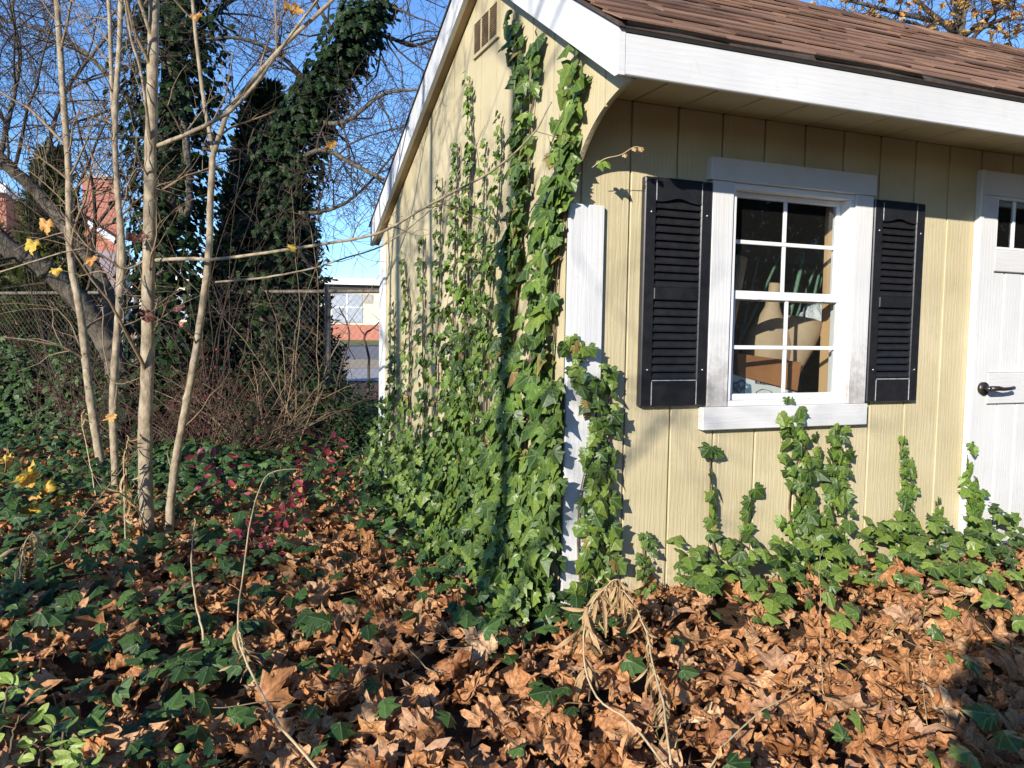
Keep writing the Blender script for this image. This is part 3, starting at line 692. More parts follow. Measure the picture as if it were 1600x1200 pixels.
cone('paper_roll', 'bulging kraft paper roll with narrow neck leaning behind the lower left panes', wpt(1196, 575, .30), wpt(1211, 442, .27), [.085, .108, .112, .092, .06, .034, .026, .025], KRAFT)
cone('paper_cone', 'kraft paper cone leaning right of the bulging roll behind the window', wpt(1236, 590, .22), wpt(1256, 500, .22), [.03, .045, .066, .08, .083], KRAFT)
cone('cardboard_tube', 'upright cardboard tube at the left edge of the window', (.80, .235, .7305), wpt(1153, 402, .26), [.036, .038, .04, .041], KRAFT)
for k, (a, b, c, d, lab) in enumerate([((1225, 385), (1193, 455), .38, .38, 'green plant stake seen through the pane left of the centre bar'), ((1257, 395), (1243, 455), .38, .42, 'thick green plant stake just right of the centre bar'),
        ((1287, 397), (1274, 455), .42, .42, 'green plant stake, left one of the close pair'), ((1293, 396), (1280, 450), .40, .46, 'green plant stake, right one of the close pair'), ((1273, 420), (1259, 456), .4, .5, 'short green plant stake beside the close pair'), ((1187, 395), (1174, 450), .5, .5, 'thin dark stake behind the upper left pane')]):
    p, q = wpt(*a, c), wpt(*b, d); dr = (q-p)/np.linalg.norm(q-p); q2 = p+dr*((p[2]-.735)/-dr[2])
    o = MB().tube([q2, (p+q2)/2+rng.normal(0, .004, 3), p], [.011, .010, .009] if k == 1 else [.007, .007, .006], 8).build('plant_stake', GREENP, None, tuple(q2)); tag(o, lab, 'stake', 'green plant stakes inside the window')
p = wpt(1284, 500, .40); bagpos = np.array([p[0], .42, p[2]-.14])
th, ph = np.meshgrid(np.linspace(0, 2*math.pi, 25)[:-1], np.linspace(.05, math.pi-.05, 13)); rr = 1+.10*np.sin(5*th+3*ph)+.08*np.sin(9*th-4*ph)+rng.normal(0, .03, th.shape)
V = np.stack([bagpos[0]+.10*rr*np.sin(ph)*np.cos(th), bagpos[1]+.08*rr*np.sin(ph)*np.sin(th), bagpos[2]+.115+.11*rr*np.cos(ph)], 2).reshape(-1, 3)
F = [(i*24+k, i*24+(k+1) % 24, (i+1)*24+(k+1) % 24, (i+1)*24+k) for i in range(12) for k in range(24)]
o = MB().add(V, F, False).build('plastic_bag', BAGM, None, tuple(bagpos)); tag(o, 'crumpled silver plastic bag behind the lower right pane', 'bag')
bz = bagpos[2]-.002
o = MB().prism([(1.18, .7305), (1.40, .7305), (1.42, bz), (1.16, bz)], 'y', .33, .55).build('storage_bin', BIN, None, (1.27, .44, .7305)); tag(o, 'dark storage bin behind the lower right pane under the silver bag', 'bin')

# ================================================================== IVY ON THE SHED
UPZ = np.array([0, 0, 1.])
def smooth_path(P, n):
    P = np.array(P, float); t = np.concatenate([[0], np.cumsum(np.linalg.norm(np.diff(P, axis=0), axis=1))]); u = np.linspace(0, t[-1], n)
    Q = np.stack([np.interp(u, t, P[:, k]) for k in range(P.shape[1])], 1)
    for _ in range(3): Q[1:-1] = .25*Q[:-2]+.5*Q[1:-1]+.25*Q[2:]
    return Q
def vine(label, wall, px, s_base, s_top, w_base, w_top, per_m, mat=None, out_base=.05, group=None, young=.12, sub=1, base_z=.03):
    """px: climbing line on the wall, top first, as it runs over the boards"""
    if wall == 'side': P = [atx(x, y, -.012) for x, y in px]; n = np.array([-1., 0, 0]); lat = np.array([0, 1., 0])
    else: P = [aty(x, y, -.028 if wall == 'board' else -.012) for x, y in px]; n = np.array([0, -1., 0]); lat = np.array([1., 0, 0])
    P = np.array(P)[::-1]
    if P[0][2] > base_z: P = np.vstack([[P[0]+np.array([0, 0, base_z-P[0][2]])+lat*.02], P])
    P = P[P[:, 2] > base_z-.01]; L = np.linalg.norm(np.diff(P, axis=0), axis=1).sum(); Q = smooth_path(P, max(8, int(L/.05)))
    Q = Q+lat*np.cumsum(rng.normal(0, .003, len(Q)))[:, None]*1.0
    t = thing('ivy_vine', tuple(Q[0]), label, 'ivy', group)
    R = np.linspace(.0065, .0022, len(Q)); MB().tube(Q+n*.004, R, 5).build('stem', STEM, t)
    for k in range(sub):
        i0 = int(len(Q)*rng.uniform(0, .3)); i1 = int(len(Q)*rng.uniform(.55, .95)); q = Q[i0:i1]
        if len(q) > 4:
            off = np.sin(np.linspace(0, 3.1, len(q)))*rng.uniform(-1, 1)*w_base*.8
            MB().tube(q+lat*off[:, None]+n*.003, np.linspace(.004, .0018, len(q)), 5).build('stem', STEM, t)
    N = int(L*per_m*(1.4 if wall == 'side' else 1.25)); u = np.sort(rng.random(N))
    for k in range(N):
        f = u[k]; c = Q[min(len(Q)-1, int(f*(len(Q)-1)+rng.random()))]
        w = w_base+(w_top-w_base)*f; s = (1.04 if wall == 'side' else 1.14)*(s_base+(s_top-s_base)*f)*rng.uniform(.55, 1.2)
        side = 1 if k % 2 else -1
        p = c+lat*(side*abs(rng.normal(0, .6))*w)+n*(.012+rng.random()*(out_base*(1-f)+.02))+UPZ*rng.normal(0, .02)
        nn = n*1.0+UPZ*rng.uniform(-.12, .62)+lat*rng.normal(0, .45)+rng.normal(0, .25, 3); tip = -UPZ+lat*(side*rng.uniform(-.5, 1.5))+n*.25
        p = p+UPZ*s*.35
        m = IVY_YOUNG if rng.random() < young+.35*max(0, f-.7) else (IVY_OLD if rng.random() < .025 else (mat or IVY))
        put_leaf('leaf', IVYT, m, p, frames(nn[None], tip[None])[0], s, t)
    return t
vine('dense tall ivy vine climbing to the eave beside the shed corner', 'side', [(905, 92), (903, 160), (897, 230), (888, 290), (872, 350), (862, 430), (856, 520), (852, 650), (850, 800), (856, 960)], .086, .078, .085, .05, 100, sub=3)
vine('second dense ivy vine just left of the tall corner vine', 'side', [(882, 200), (870, 270), (850, 360), (838, 450), (828, 560), (815, 700), (810, 850), (815, 960)], .083, .068, .09, .03, 58, sub=2)
vine('tallest ivy vine, dark leaves in the shade band, reaching the gable peak', 'side', [(806, 40), (812, 85), (818, 140), (818, 240), (816, 330), (806, 420), (796, 520), (786, 650), (776, 800), (785, 900)], .08, .066, .07, .035, 74, sub=2, young=.02)
vine('ivy vine twining close beside the tallest dark vine, ending a little lower', 'side', [(842, 68), (838, 130), (832, 200), (828, 290), (818, 380), (806, 500), (798, 640), (792, 800)], .078, .066, .06, .035, 46, young=.02)
vine('slender light green ivy vine below the gable vent', 'side', [(739, 116), (742, 190), (742, 260), (738, 320), (736, 420), (733, 520), (730, 640), (727, 760)], .062, .032, .075, .02, 120, young=.35, sub=2)
vine('thin short-leaved ivy vine between the slender vine and the tall dark one', 'side', [(783, 190), (785, 250), (778, 320), (770, 420), (762, 520), (757, 640), (752, 760)], .064, .03, .07, .018, 85, young=.35)
vine('thin ivy vine right beside the slender one below the vent', 'side', [(764, 225), (760, 300), (757, 400), (748, 520), (744, 640), (740, 760)], .06, .03, .06, .018, 75, young=.3)
vine('leafy ivy vine on the middle of the gable wall left of the vent', 'side', [(716, 225), (714, 300), (712, 400), (708, 520), (704, 650), (700, 740)], .06, .03, .075, .02, 100, young=.25)
vine('dark ivy vine on the shaded boards of the gable wall middle', 'side', [(693, 280), (691, 350), (688, 450), (684, 560), (680, 680)], .058, .03, .06, .02, 80, young=.05)
vine('sparse ivy vine with edge-on leaves toward the rear of the gable wall', 'side', [(661, 362), (662, 450), (660, 550), (664, 660)], .055, .04, .05, .02, 48, young=.05)
vine('low ivy vine near the rear corner board of the shed', 'side', [(632, 405), (640, 470), (641, 560), (640, 680)], .055, .03, .06, .02, 90, young=.1)
vine('rearmost ivy vine beside the far white corner board', 'side', [(616, 470), (618, 560), (616, 680)], .05, .03, .05, .02, 62, young=.1)
vine('ivy vine running up over the white front corner board', 'board', [(888, 545), (912, 585), (928, 620), (930, 700), (922, 790), (916, 870), (914, 950)], .064, .045, .055, .04, 100, out_base=.04)
vine('ivy vine just right of the white front corner board', 'front', [(946, 575), (952, 640), (949, 720), (946, 800), (949, 870), (942, 930)], .066, .045, .030, .02, 58, out_base=.04)
vine('tiny ivy sprig with paired little leaves between two board grooves', 'front', [(1004, 832), (1006, 870), (1003, 920)], .036, .026, .035, .03, 110, out_base=.01, young=.05, sub=0)
vine('short ivy shoot with three big leaves left below the window sill', 'front', [(1173, 772), (1166, 806), (1156, 850), (1142, 900)], .07, .06, .03, .012, 26, out_base=.02, sub=0)
vine('long bare ivy shoot with two top leaves near the left shutter corner', 'front', [(1112, 700), (1113, 760), (1108, 800), (1112, 850), (1125, 900)], .055, .06, .025, .02, 34, out_base=.02, sub=0)
vine('thick ivy vine reaching up over the window sill board', 'front', [(1216, 640), (1230, 662), (1245, 690), (1246, 740), (1242, 800), (1240, 870), (1250, 900)], .066, .05, .105, .055, 135, out_base=.06, sub=2)
vine('ivy vine under the window right of the thick one', 'front', [(1302, 672), (1298, 720), (1296, 780), (1288, 840), (1282, 890)], .064, .045, .095, .032, 125, out_base=.05, sub=2)
vine('ivy vine with bare twig tip under the right shutter', 'front', [(1400, 688), (1408, 720), (1408, 770), (1406, 820), (1398, 880)], .060, .034, .065, .015, 110, young=.4, out_base=.03)
vine('small ivy shoot between the right shutter vine and the door', 'front', [(1457, 785), (1460, 820), (1470, 860), (1478, 890)], .055, .034, .07, .02, 110, young=.45, out_base=.02)
vine('bright green ivy vine climbing the door trim edge', 'board', [(1512, 710), (1510, 750), (1514, 790), (1522, 840), (1530, 890)], .056, .042, .05, .022, 105, young=.75, out_base=.03)

def scatter_part(name, parent, pos, nn, tip, s, mat, tpls=None, keep=300, child='leaf'):
    """the leaves nearest to the camera as objects of their own, the rest as one part"""
    tpls = tpls or IVYT
    Rm = frames(nn, tip); d = np.linalg.norm(pos-CAM, axis=1)/s; order = np.argsort(d)
    for i in order[:keep]: put_leaf(child, tpls, mat, pos[i], Rm[i], s[i], parent)
    rest = order[keep:]
    if len(rest):
        me = mass_mesh(name, tpls, pos[rest]-WL[parent], Rm[rest], s[rest], mat); o = link(name, me, parent); o['kind'] = 'stuff'
# thicket at the foot of the gable wall
th_ = thing('ivy_thicket', (0, .9, 0), 'dense bank of ivy covering the foot of the gable wall', 'ivy')
N = 1700; Y = np.clip(-.06+3.0*rng.random(N)**1.25, -.06, 2.95); H = .52+.85*(vnoise(Y, Y*0, 4.1, 12)-.2)-.12*np.clip(Y-1.4, 0, 2)
zz = H*rng.random(N)**1.5; outw = .03+rng.random(N)*(.04+.24*np.clip(1-zz/.55, 0, 1)**1.5*np.clip(1.25-.25*Y, .3, 1))
pos = np.stack([-outw, Y, zz+.03], 1); nn = np.stack([-np.ones(N), rng.normal(-.15, .45, N), rng.uniform(-.1, .8, N)], 1)+rng.normal(0, .25, (N, 3)); tip = np.stack([np.full(N, -.4), rng.normal(0, 1.0, N), -np.ones(N)], 1)
scatter_part('foliage', th_, pos, nn, tip, (.080-.010*np.clip(Y, 0, 3))*rng.uniform(.6, 1.2, N), IVY)

# ================================================================== FALLEN LEAVES AND GROUND IVY
def sig(x): return 1/(1+np.exp(-np.clip(x, -30, 30)))
def ivy_density(x, y):
    n1 = vnoise(x, y, 2.6, 21); n2 = vnoise(x, y, 6.5, 22)
    left = sig((-.92-x-.18*(y < .2))/.16)*.62
    mid = sig((y-1.9)/.25)*sig((-.45-x)/.2)*.85
    far = sig((y-3.0)/.3)*.75
    corner = sig((x+.36-.12*(n2-.5))/.05)*sig((.03-x)/.03)*sig((y+.34)/.06)*sig((2.9-y)/.1)*.95
    frontfoot = sig((x-.44)/.05)*sig((1.15-x)/.12)*sig((y+.40+.2*np.abs(x-.7))/.05)*1.0
    frontfoot2 = sig((x-1.36)/.1)*sig((y+.52-.1*(x-2))/.07)*1.0
    v = np.maximum.reduce([left, mid, far, corner, frontfoot, frontfoot2, np.full_like(x, .06)])
    return np.clip(v*(.35+1.3*(.6*n1+.4*n2)), 0, 1)
inside = lambda x, y: (x > -.02) & (x < L_) & (y > -.01) & (y < 3.0)
def ground_points(dens, x0, x1, y0, y1, fade=True):
    n = int((x1-x0)*(y1-y0)*dens); x = rng.uniform(x0, x1, n); y = rng.uniform(y0, y1, n)
    q = np.stack([x, y, np.zeros(n)], 1)-CAM; zc = q@fw; pxx = 800+FPX*(q@rt)/np.maximum(zc, .1); k = ~inside(x, y) & (zc > .9) & (pxx > -250) & (pxx < 1850)
    return x[k], y[k]
# litter
x, y = ground_points(400, -3.4, 3.2, -1.9, 3.2); x2, y2 = ground_points(110, -5, 2.0, 3.2, 7.5); x = np.append(x, x2); y = np.append(y, y2)
dv_ = ivy_density(x, y); keep = rng.random(len(x)) < (1-.62*dv_); x, y = x[keep], y[keep]; n = len(x)
bank = np.exp(-((y+.34)/.3)**2)*sig((x-.6)/.2)*.09
lay = rng.random(n)**1.0; pos = np.stack([x, y, ground_z(x, y)+.004+.065*lay+bank*rng.random(n)], 1)
nn = np.stack([rng.normal(0, .55, n), rng.normal(-.1, .55, n), np.ones(n)], 1); tip = rand_dirs(n)
s = rng.uniform(.045, .090, n)*np.where(rng.random(n) < .12, 1.25, 1)
Rm = frames(nn, tip)
score = np.linalg.norm(pos-CAM, axis=1)/s-25*lay; q = pos-CAM; zc = q@fw; px_ = 800+FPX*(q@rt)/zc; py_ = 600-FPX*(q@up)/zc
score = np.where((px_ > 0) & (px_ < 1600) & (py_ < 1190), score, 1e6); order = np.argsort(score)
for i in order[:300]:
    zone = ('in the left foreground among dark ivy' if px_[i] < 420 else 'in front of the ivied gable wall' if px_[i] < 830 else 'around the withered stalks at the corner' if px_[i] < 1090 else 'in the foreground below the window' if px_[i] < 1340 else 'in the lower right foreground before the door')
    tag(put_leaf('fallen_leaf', MAPT, MAPLE, pos[i], Rm[i], s[i]), 'dry curled brown maple leaf lying loose '+zone, 'leaf', 'fallen maple leaves '+zone)
r = order[300:]; o = link('leaf_litter', mass_mesh('leaf_litter', MAPT, pos[r], Rm[r], s[r], MAPLE, True)); tag(o, 'carpet of dry brown maple leaves around the shed', 'leaves', kind='stuff')
print('litter', n)
# ground ivy
x, y = ground_points(420, -3.4, 3.0, -1.9, 3.4); x2, y2 = ground_points(200, -5.5, 2.2, 3.4, 7.8); x = np.append(x, x2); y = np.append(y, y2)
keep = rng.random(len(x)) < ivy_density(x, y)*np.where((x > .15) & (y < .1), .85, .70); x, y = x[keep], y[keep]; n = len(x)
hgt = .05+.10*rng.random(n)+.10*np.exp(-((y+.08)/.16)**2)*(x > .2)*rng.random(n)+.10*sig((y-2.2)/.3)*rng.random(n)*(x < -.4)
hgt = hgt+.07*((x > .15) & (y < .1))*sig((x-.3)/.2)
pos = np.stack([x, y, ground_z(x, y)+hgt], 1); nn = np.stack([rng.normal(-.15, .42, n), rng.normal(-.25, .42, n), np.ones(n)], 1); tip = rand_dirs(n); tip[:, 1] -= .5
s = rng.uniform(.045, .088, n)
gi = thing('ground_ivy', (-1.3, .6, 0), 'dark green ivy spreading over the ground among the fallen leaves', 'ivy')
fr = (x > .15) & (y < .1)
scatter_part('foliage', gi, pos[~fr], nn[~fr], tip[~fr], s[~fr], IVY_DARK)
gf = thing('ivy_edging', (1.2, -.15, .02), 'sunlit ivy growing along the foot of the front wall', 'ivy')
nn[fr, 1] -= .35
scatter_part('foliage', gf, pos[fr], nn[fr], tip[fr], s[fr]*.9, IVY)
print('ivy', n)

# ================================================================== WOODY PLANTS
def curve(P, n=14, jit=0.0):
    P = np.array(P, float); m = len(P)
    if m < 3: Q = np.linspace(P[0], P[-1], n)
    else:
        t = np.linspace(0, m-1, n); E = np.vstack([2*P[0]-P[1], P, 2*P[-1]-P[-2]]); Q = []
        for u in t:
            i = min(int(u), m-2); f = u-i; a, b, c, d = E[i:i+4]
            Q.append(.5*((2*b)+(c-a)*f+(2*a-5*b+4*c-d)*f*f+(3*b-a-3*c+d)*f**3))
        Q = np.array(Q)
    if jit: Q[1:-1] += np.cumsum(rng.normal(0, jit, (n-2, 3)), 0)*.5+rng.normal(0, jit, (n-2, 3))*.5
    return Q
def shoot(p, d, L, n=6, wander=.25, grav=0.0):
    d = np.array(d, float); d /= np.linalg.norm(d); P = [np.array(p, float)]; st = L/n
    k = rng.normal(0, wander*.6, 3)
    for i in range(n):
        d = d+k/n+rng.normal(0, wander/n*1.4, 3)+np.array([0, 0, -grav/n]); d /= np.linalg.norm(d); P.append(P[-1]+d*st)
    return np.array(P)
def ramify(mb, Q, r, levels, num, length, spread=.9, wander=.5, grav=.1, t0=.15, tips=None, upb=.25, rmin=.0016):
    """side shoots along the limb Q (radii r), again and again"""
    Q = np.array(Q); r = np.array(r); m = len(Q)
    for k in range(num[0]):
        f = t0+(1-t0)*rng.random(); i = min(m-2, int(f*(m-1))); a = f*(m-1)-i; p = Q[i]*(1-a)+Q[i+1]*a; rr = (r[i]*(1-a)+r[i+1]*a)
        T = Q[i+1]-Q[i]; T /= np.linalg.norm(T)+1e-9; s = rng.normal(size=3); s -= T*(s@T); s /= np.linalg.norm(s); d = T*(1-spread*.5)+s*spread+np.array([0, 0, upb])
        L = length[0]*rng.uniform(.45, 1.25)*(1-.35*f); r1 = max(rmin, min(rr*.55, .012*L+.0015)); n = 7 if levels > 1 else 5
        S = shoot(p, d, L, n, wander, grav); R = np.linspace(r1, max(rmin*.7, r1*.28), len(S)); mb.tube(S, R, 5 if r1 > .01 else 3, cap=False)
        if tips is not None: tips.append((S[-1], S[-1]-S[-2]))
        if levels > 1: ramify(mb, S, R, levels-1, num[1:], length[1:], spread, wander, grav, .15, tips, upb, rmin)
def woody(name, label, cat, base, trunk_mat, twig_mat, limbs, ram, group=None, tips=None, trunk_sides=9):
    """limbs: list of (points, r0, r1, part name); ram: (levels, num, length, kwargs) twigs on every limb"""
    t = thing(name, tuple(base), label, cat, group); tw = MB()
    for li, (P, ra, rb, pn) in enumerate(limbs):
        nq = max(8, (13 if ra > .02 else 5)*len(P)); Q = curve(P, nq, (.0008 if trunk_mat is BARK_PALE else .003)+ra*.008); R = ra+(rb-ra)*np.linspace(0, 1, len(Q))**.8; R *= 1+rng.normal(0, .02, len(R))
        for kn in rng.integers(2, len(R)-2, len(R)//9): R[kn] *= 1.10
        MB().tube(Q, R, trunk_sides if ra > .012 else 6).build(pn, trunk_mat, t)
        if ram:
            lv, num, ln, kw = ram if not isinstance(ram, list) else ram[min(li, len(ram)-1)]
            if lv: ramify(tw, Q, R, lv, num, ln, tips=tips, **kw)
    if tw.v:
        o = tw.build('twigs', twig_mat, t, recalc=False); o['kind'] = 'stuff'
    return t
def A(*pts): return [at(x, y, d) for x, y, d in pts]
def gz(p): return np.array([p[0], p[1], float(ground_z(p[0], p[1]))-.03])
def to_ground(P): return [gz(P[0])]+list(P)

# the four slim pale saplings in front
sap_ram = (2, (11, 6), (.75, .38), dict(spread=.8, wander=.6, grav=-.1, t0=.12, upb=.5, rmin=.0016))
tA = A((232, 856, 4.15), (228, 700, 4.15), (232, 500, 4.15), (235, 300, 4.12), (238, 120, 4.1), (241, 0, 4.1), (247, -220, 4.05), (250, -420, 4.0))
woody('maple_sapling', 'thickest pale sapling trunk standing in front of the others', 'tree', gz(tA[0]), BARK_PALE, BARK_TAN,
      [(to_ground(tA), .042, .022, 'trunk'), (A((244, 229, 4.12), (300, 206, 4.0), (356, 176, 3.9), (400, 130, 3.8), (450, 60, 3.75), (520, -30, 3.7)), .012, .006, 'branch'),
       (A((238, 407, 4.15), (300, 404, 4.05), (337, 405, 4.0), (450, 390, 3.8), (540, 376, 3.6), (600, 362, 3.45), (675, 319, 3.2), (769, 268, 2.95), (831, 212, 2.8), (862, 159, 2.72)), .011, .0025, 'branch'),
       (A((238, 60, 4.1), (210, -20, 4.0), (180, -80, 3.9)), .012, .008, 'branch'), (A((236, 225, 4.1), (222, 120, 3.95), (205, 60, 3.9), (190, -30, 3.85)), .009, .005, 'branch'),
       (A((230, 405, 4.15), (195, 420, 4.1), (150, 395, 4.0), (110, 392, 3.9), (0, 425, 3.8)), .007, .004, 'branch')],
      [(2, (10, 5), (.8, .4), sap_ram[3]), (2, (6, 4), (.45, .25), sap_ram[3]), (2, (10, 3), (.34, .16), dict(spread=.9, wander=.5, grav=.0, t0=.25, upb=.2, rmin=.0013)), (2, (5, 4), (.5, .3), sap_ram[3])])
tB = A((263, 850, 4.1), (268, 770, 4.1), (280, 690, 4.1), (300, 587, 4.1), (315, 494, 4.1), (326, 410, 4.1), (330, 320, 4.1), (334, 240, 4.1))
woody('maple_sapling', 'forked pale sapling curving up just right of the thickest trunk', 'tree', gz(tB[0]), BARK_PALE, BARK_TAN,
      [(to_ground(tB), .024, .016, 'trunk'), (A((334, 240, 4.1), (345, 205, 4.1), (362, 165, 4.1), (412, 105, 4.05), (450, 65, 4.0), (520, 0, 3.95), (600, -90, 3.9)), .014, .009, 'branch'),
       (A((334, 240, 4.1), (320, 165, 4.1), (309, 80, 4.1), (300, -20, 4.1), (298, -150, 4.1)), .012, .009, 'branch'),
       (A((337, 441, 4.1), (412, 434, 4.0), (487, 420, 3.9), (540, 404, 3.8), (600, 384, 3.6), (660, 340, 3.4), (700, 300, 3.3), (720, 262, 3.2)), .006, .002, 'branch')],
      [(1, (4,), (.4,), sap_ram[3]), (2, (8, 5), (.5, .28), sap_ram[3]), (2, (6, 5), (.5, .3), sap_ram[3]), (1, (7,), (.22,), sap_ram[3])])
tC = A((159, 738, 5.7), (142, 625, 5.7), (127, 494, 5.7), (112, 400, 5.7), (109, 262, 5.65), (99, 131, 5.6), (90, 0, 5.6), (70, -300, 5.5))
woody('maple_sapling', 'leftmost pale sapling leaning slightly to the left', 'tree', gz(tC[0]), BARK_PALE, BARK_TAN,
      [(to_ground(tC), .034, .018, 'trunk')], (2, (16, 6), (1.0, .5), dict(spread=.9, wander=.6, grav=.2, t0=.3, upb=.3, rmin=.002)))
tD = A((181, 785, 5.1), (176, 625, 5.1), (184, 512, 5.1), (192, 400, 5.1), (184, 300, 5.05), (180, 187, 5.0), (188, 60, 5.0), (192, -100, 4.95))
woody('maple_sapling', 'double-stemmed pale sapling between the leftmost and the thickest', 'tree', gz(tD[0]), BARK_PALE, BARK_TAN,
      [(to_ground(tD), .026, .015, 'trunk'), (A((180, 640, 5.1), (184, 480, 5.14), (186, 330, 5.14), (176, 150, 5.1), (170, 0, 5.1), (160, -120, 5.1)), .015, .012, 'trunk')],
      (2, (9, 5), (.7, .4), dict(spread=.9, wander=.6, grav=.1, t0=.3, upb=.3, rmin=.0018)))
# few clinging leaves on the saplings
for (px, py, d, mt, sc_, lab) in [(72, 345, 4.6, ORANGE, .085, 'orange maple leaf hanging higher of the two at the left edge limbs'), (52, 377, 4.5, YELLOW, .085, 'yellow maple leaf hanging lower of the two at the left edge limbs'), (88, 417, 4.7, YELLOW, .06, 'small yellow maple leaf hanging above the fence rail'),
        (143, 403, 4.6, ORANGE, .06, 'small orange maple leaf hanging by the leftmost sapling'), (518, 222, 4.2, YELLOW, .045, 'yellow maple leaf hanging alone against the sky'), (228, 486, 4.05, REDBRN, .07, 'brown curled leaf stuck on the thickest sapling trunk'), (215, 368, 4.05, REDBRN, .075, 'large dark red-brown leaf left of the thickest sapling'),
        (455, 12, 3.9, ORANGE, .08, 'orange-brown leaf hanging near the top of the forked sapling branch'), (305, 20, 4.05, ORANGE, .05, 'brown leaf at the top of the forked sapling stem'), (455, 384, 3.75, YELLOW, .04, 'yellow leaf clinging to the long thin branch'), (175, 648, 4.9, ORANGE, .06, 'orange leaf caught low between the sapling stems'), (283, 480, 4.4, REDBRN, .06, 'brown leaf hanging right of the thickest trunk')]:
    p = at(px, py, d); nn = np.array([[-.5, -.8, .3]])+rng.normal(0, .3, (1, 3)); o = put_leaf('clinging_leaf', MAPFLAT, mt, p, frames(nn, np.array([[.2, 0, -1.]]))[0], sc_); tag(o, lab, 'leaf', 'last leaves on the branches')

# big grey tree leaning out of frame at the left
woody('leaning_tree', 'rough grey tree leaning left with two heavy limbs behind the saplings', 'tree', gz(at(205, 660, 7.4)), BARK_GREY, BARK_DARK,
      [([gz(at(205, 660, 7.4))]+A((185, 590, 7.4), (160, 530, 7.3), (117, 465, 7.1), (60, 418, 6.9), (0, 380, 6.7), (-130, 290, 6.4), (-300, 120, 6.0)), .11, .07, 'trunk'),
       (A((185, 590, 7.4), (168, 470, 7.45), (142, 412, 7.4), (110, 365, 7.3), (60, 300, 7.2), (0, 245, 7.0), (-120, 130, 6.8), (-200, 0, 6.6)), .065, .05, 'limb'),
       (A((60, 300, 7.2), (100, 150, 7.4), (180, 40, 7.5), (240, -80, 7.6)), .022, .012, 'limb'), (A((0, 245, 7.0), (30, 100, 7.2), (20, 0, 7.4), (60, -120, 7.6)), .022, .012, 'limb')],
      [(2, (14, 7), (1.2, .6), dict(spread=1, wander=.7, grav=.1, t0=.35, upb=.4, rmin=.0026)), (3, (18, 8, 5), (1.5, .8, .4), dict(spread=1, wander=.7, grav=.1, t0=.25, upb=.4, rmin=.0026)), (3, (15, 8, 5), (1.3, .7, .4), dict(spread=1, wander=.7, grav=.15, t0=.1, upb=.2, rmin=.0026)), (3, (15, 8, 5), (1.3, .7, .4), dict(spread=1, wander=.7, grav=.15, t0=.1, upb=.2, rmin=.0026))])

def ivy_sleeve(parent, P, rad, n, s, name='ivy_foliage'):
    Q = curve(P, 40); t = rng.random(n); i = (t*38.99).astype(int); f = (t*38.99-i)[:, None]; c = Q[i]*(1-f)+Q[i+1]*f
    rr = np.interp(t, np.linspace(0, 1, len(rad)), rad)*(.35+.75*rng.random(n)**.6)*(.7+.6*vnoise(t*14, rng.random(n)*0+np.arange(n) % 7, 1.0, 31))
    th = rng.random(n)*2*math.pi; d = np.stack([np.cos(th), np.sin(th), np.zeros(n)], 1)
    pos = c+d*rr[:, None]; nn = d+np.array([-.2, -.4, .5])+rng.normal(0, .35, (n, 3)); tip = np.stack([rng.normal(0, .5, n), rng.normal(0, .5, n), -np.ones(n)], 1)
    me = mass_mesh(name, IVYT, pos-WL[parent], frames(nn, tip), s*rng.uniform(.6, 1.2, n), IVY_TREE); o = link(name, me, parent); o['kind'] = 'stuff'; return o
trunk1 = [gz(at(262, 650, 8.0))]+A((262, 600, 8), (258, 450, 8), (262, 300, 8), (268, 150, 8), (275, 0, 8), (285, -200, 8))
t1 = woody('ivied_tree', 'upright tree trunk wrapped in dark ivy behind the thickest sapling', 'tree', trunk1[0], BARK_GREY, BARK_DARK,
      [(trunk1, .12, .09, 'trunk'), (A((262, 300, 8), (295, 330, 7.7), (290, 200, 7.7), (270, 100, 7.8), (255, -60, 7.8)), .04, .03, 'limb'), (A((270, 100, 8), (340, 20, 8.3), (420, -40, 8.4)), .04, .02, 'limb'), (A((262, 240, 8), (180, 130, 8.3), (100, 60, 8.5), (0, 30, 8.6)), .035, .015, 'limb')],
      [(2, (5, 5), (1.2, .6), dict(spread=1, wander=.7, grav=.1, t0=.7, upb=.2, rmin=.0028)), (2, (4, 4), (1., .6), dict(spread=1, wander=.7, grav=.1, t0=.3, upb=.2, rmin=.0028)), (3, (12, 6, 4), (1.4, .8, .4), dict(spread=1, wander=.7, grav=.2, t0=.1, upb=.1, rmin=.0028)), (3, (17, 8, 5), (1.4, .8, .4), dict(spread=1, wander=.7, grav=.2, t0=.1, upb=.1, rmin=.0028))])
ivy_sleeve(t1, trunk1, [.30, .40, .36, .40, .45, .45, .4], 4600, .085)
trunk2 = [gz(at(415, 650, 8.8))]+A((415, 560, 8.8), (425, 400, 8.8), (440, 270, 8.7), (480, 180, 8.6), (530, 95, 8.5), (580, 10, 8.4), (640, -120, 8.3))
dd = dict(spread=1, wander=.75, grav=.25, t0=.08, upb=.05, rmin=.0028)
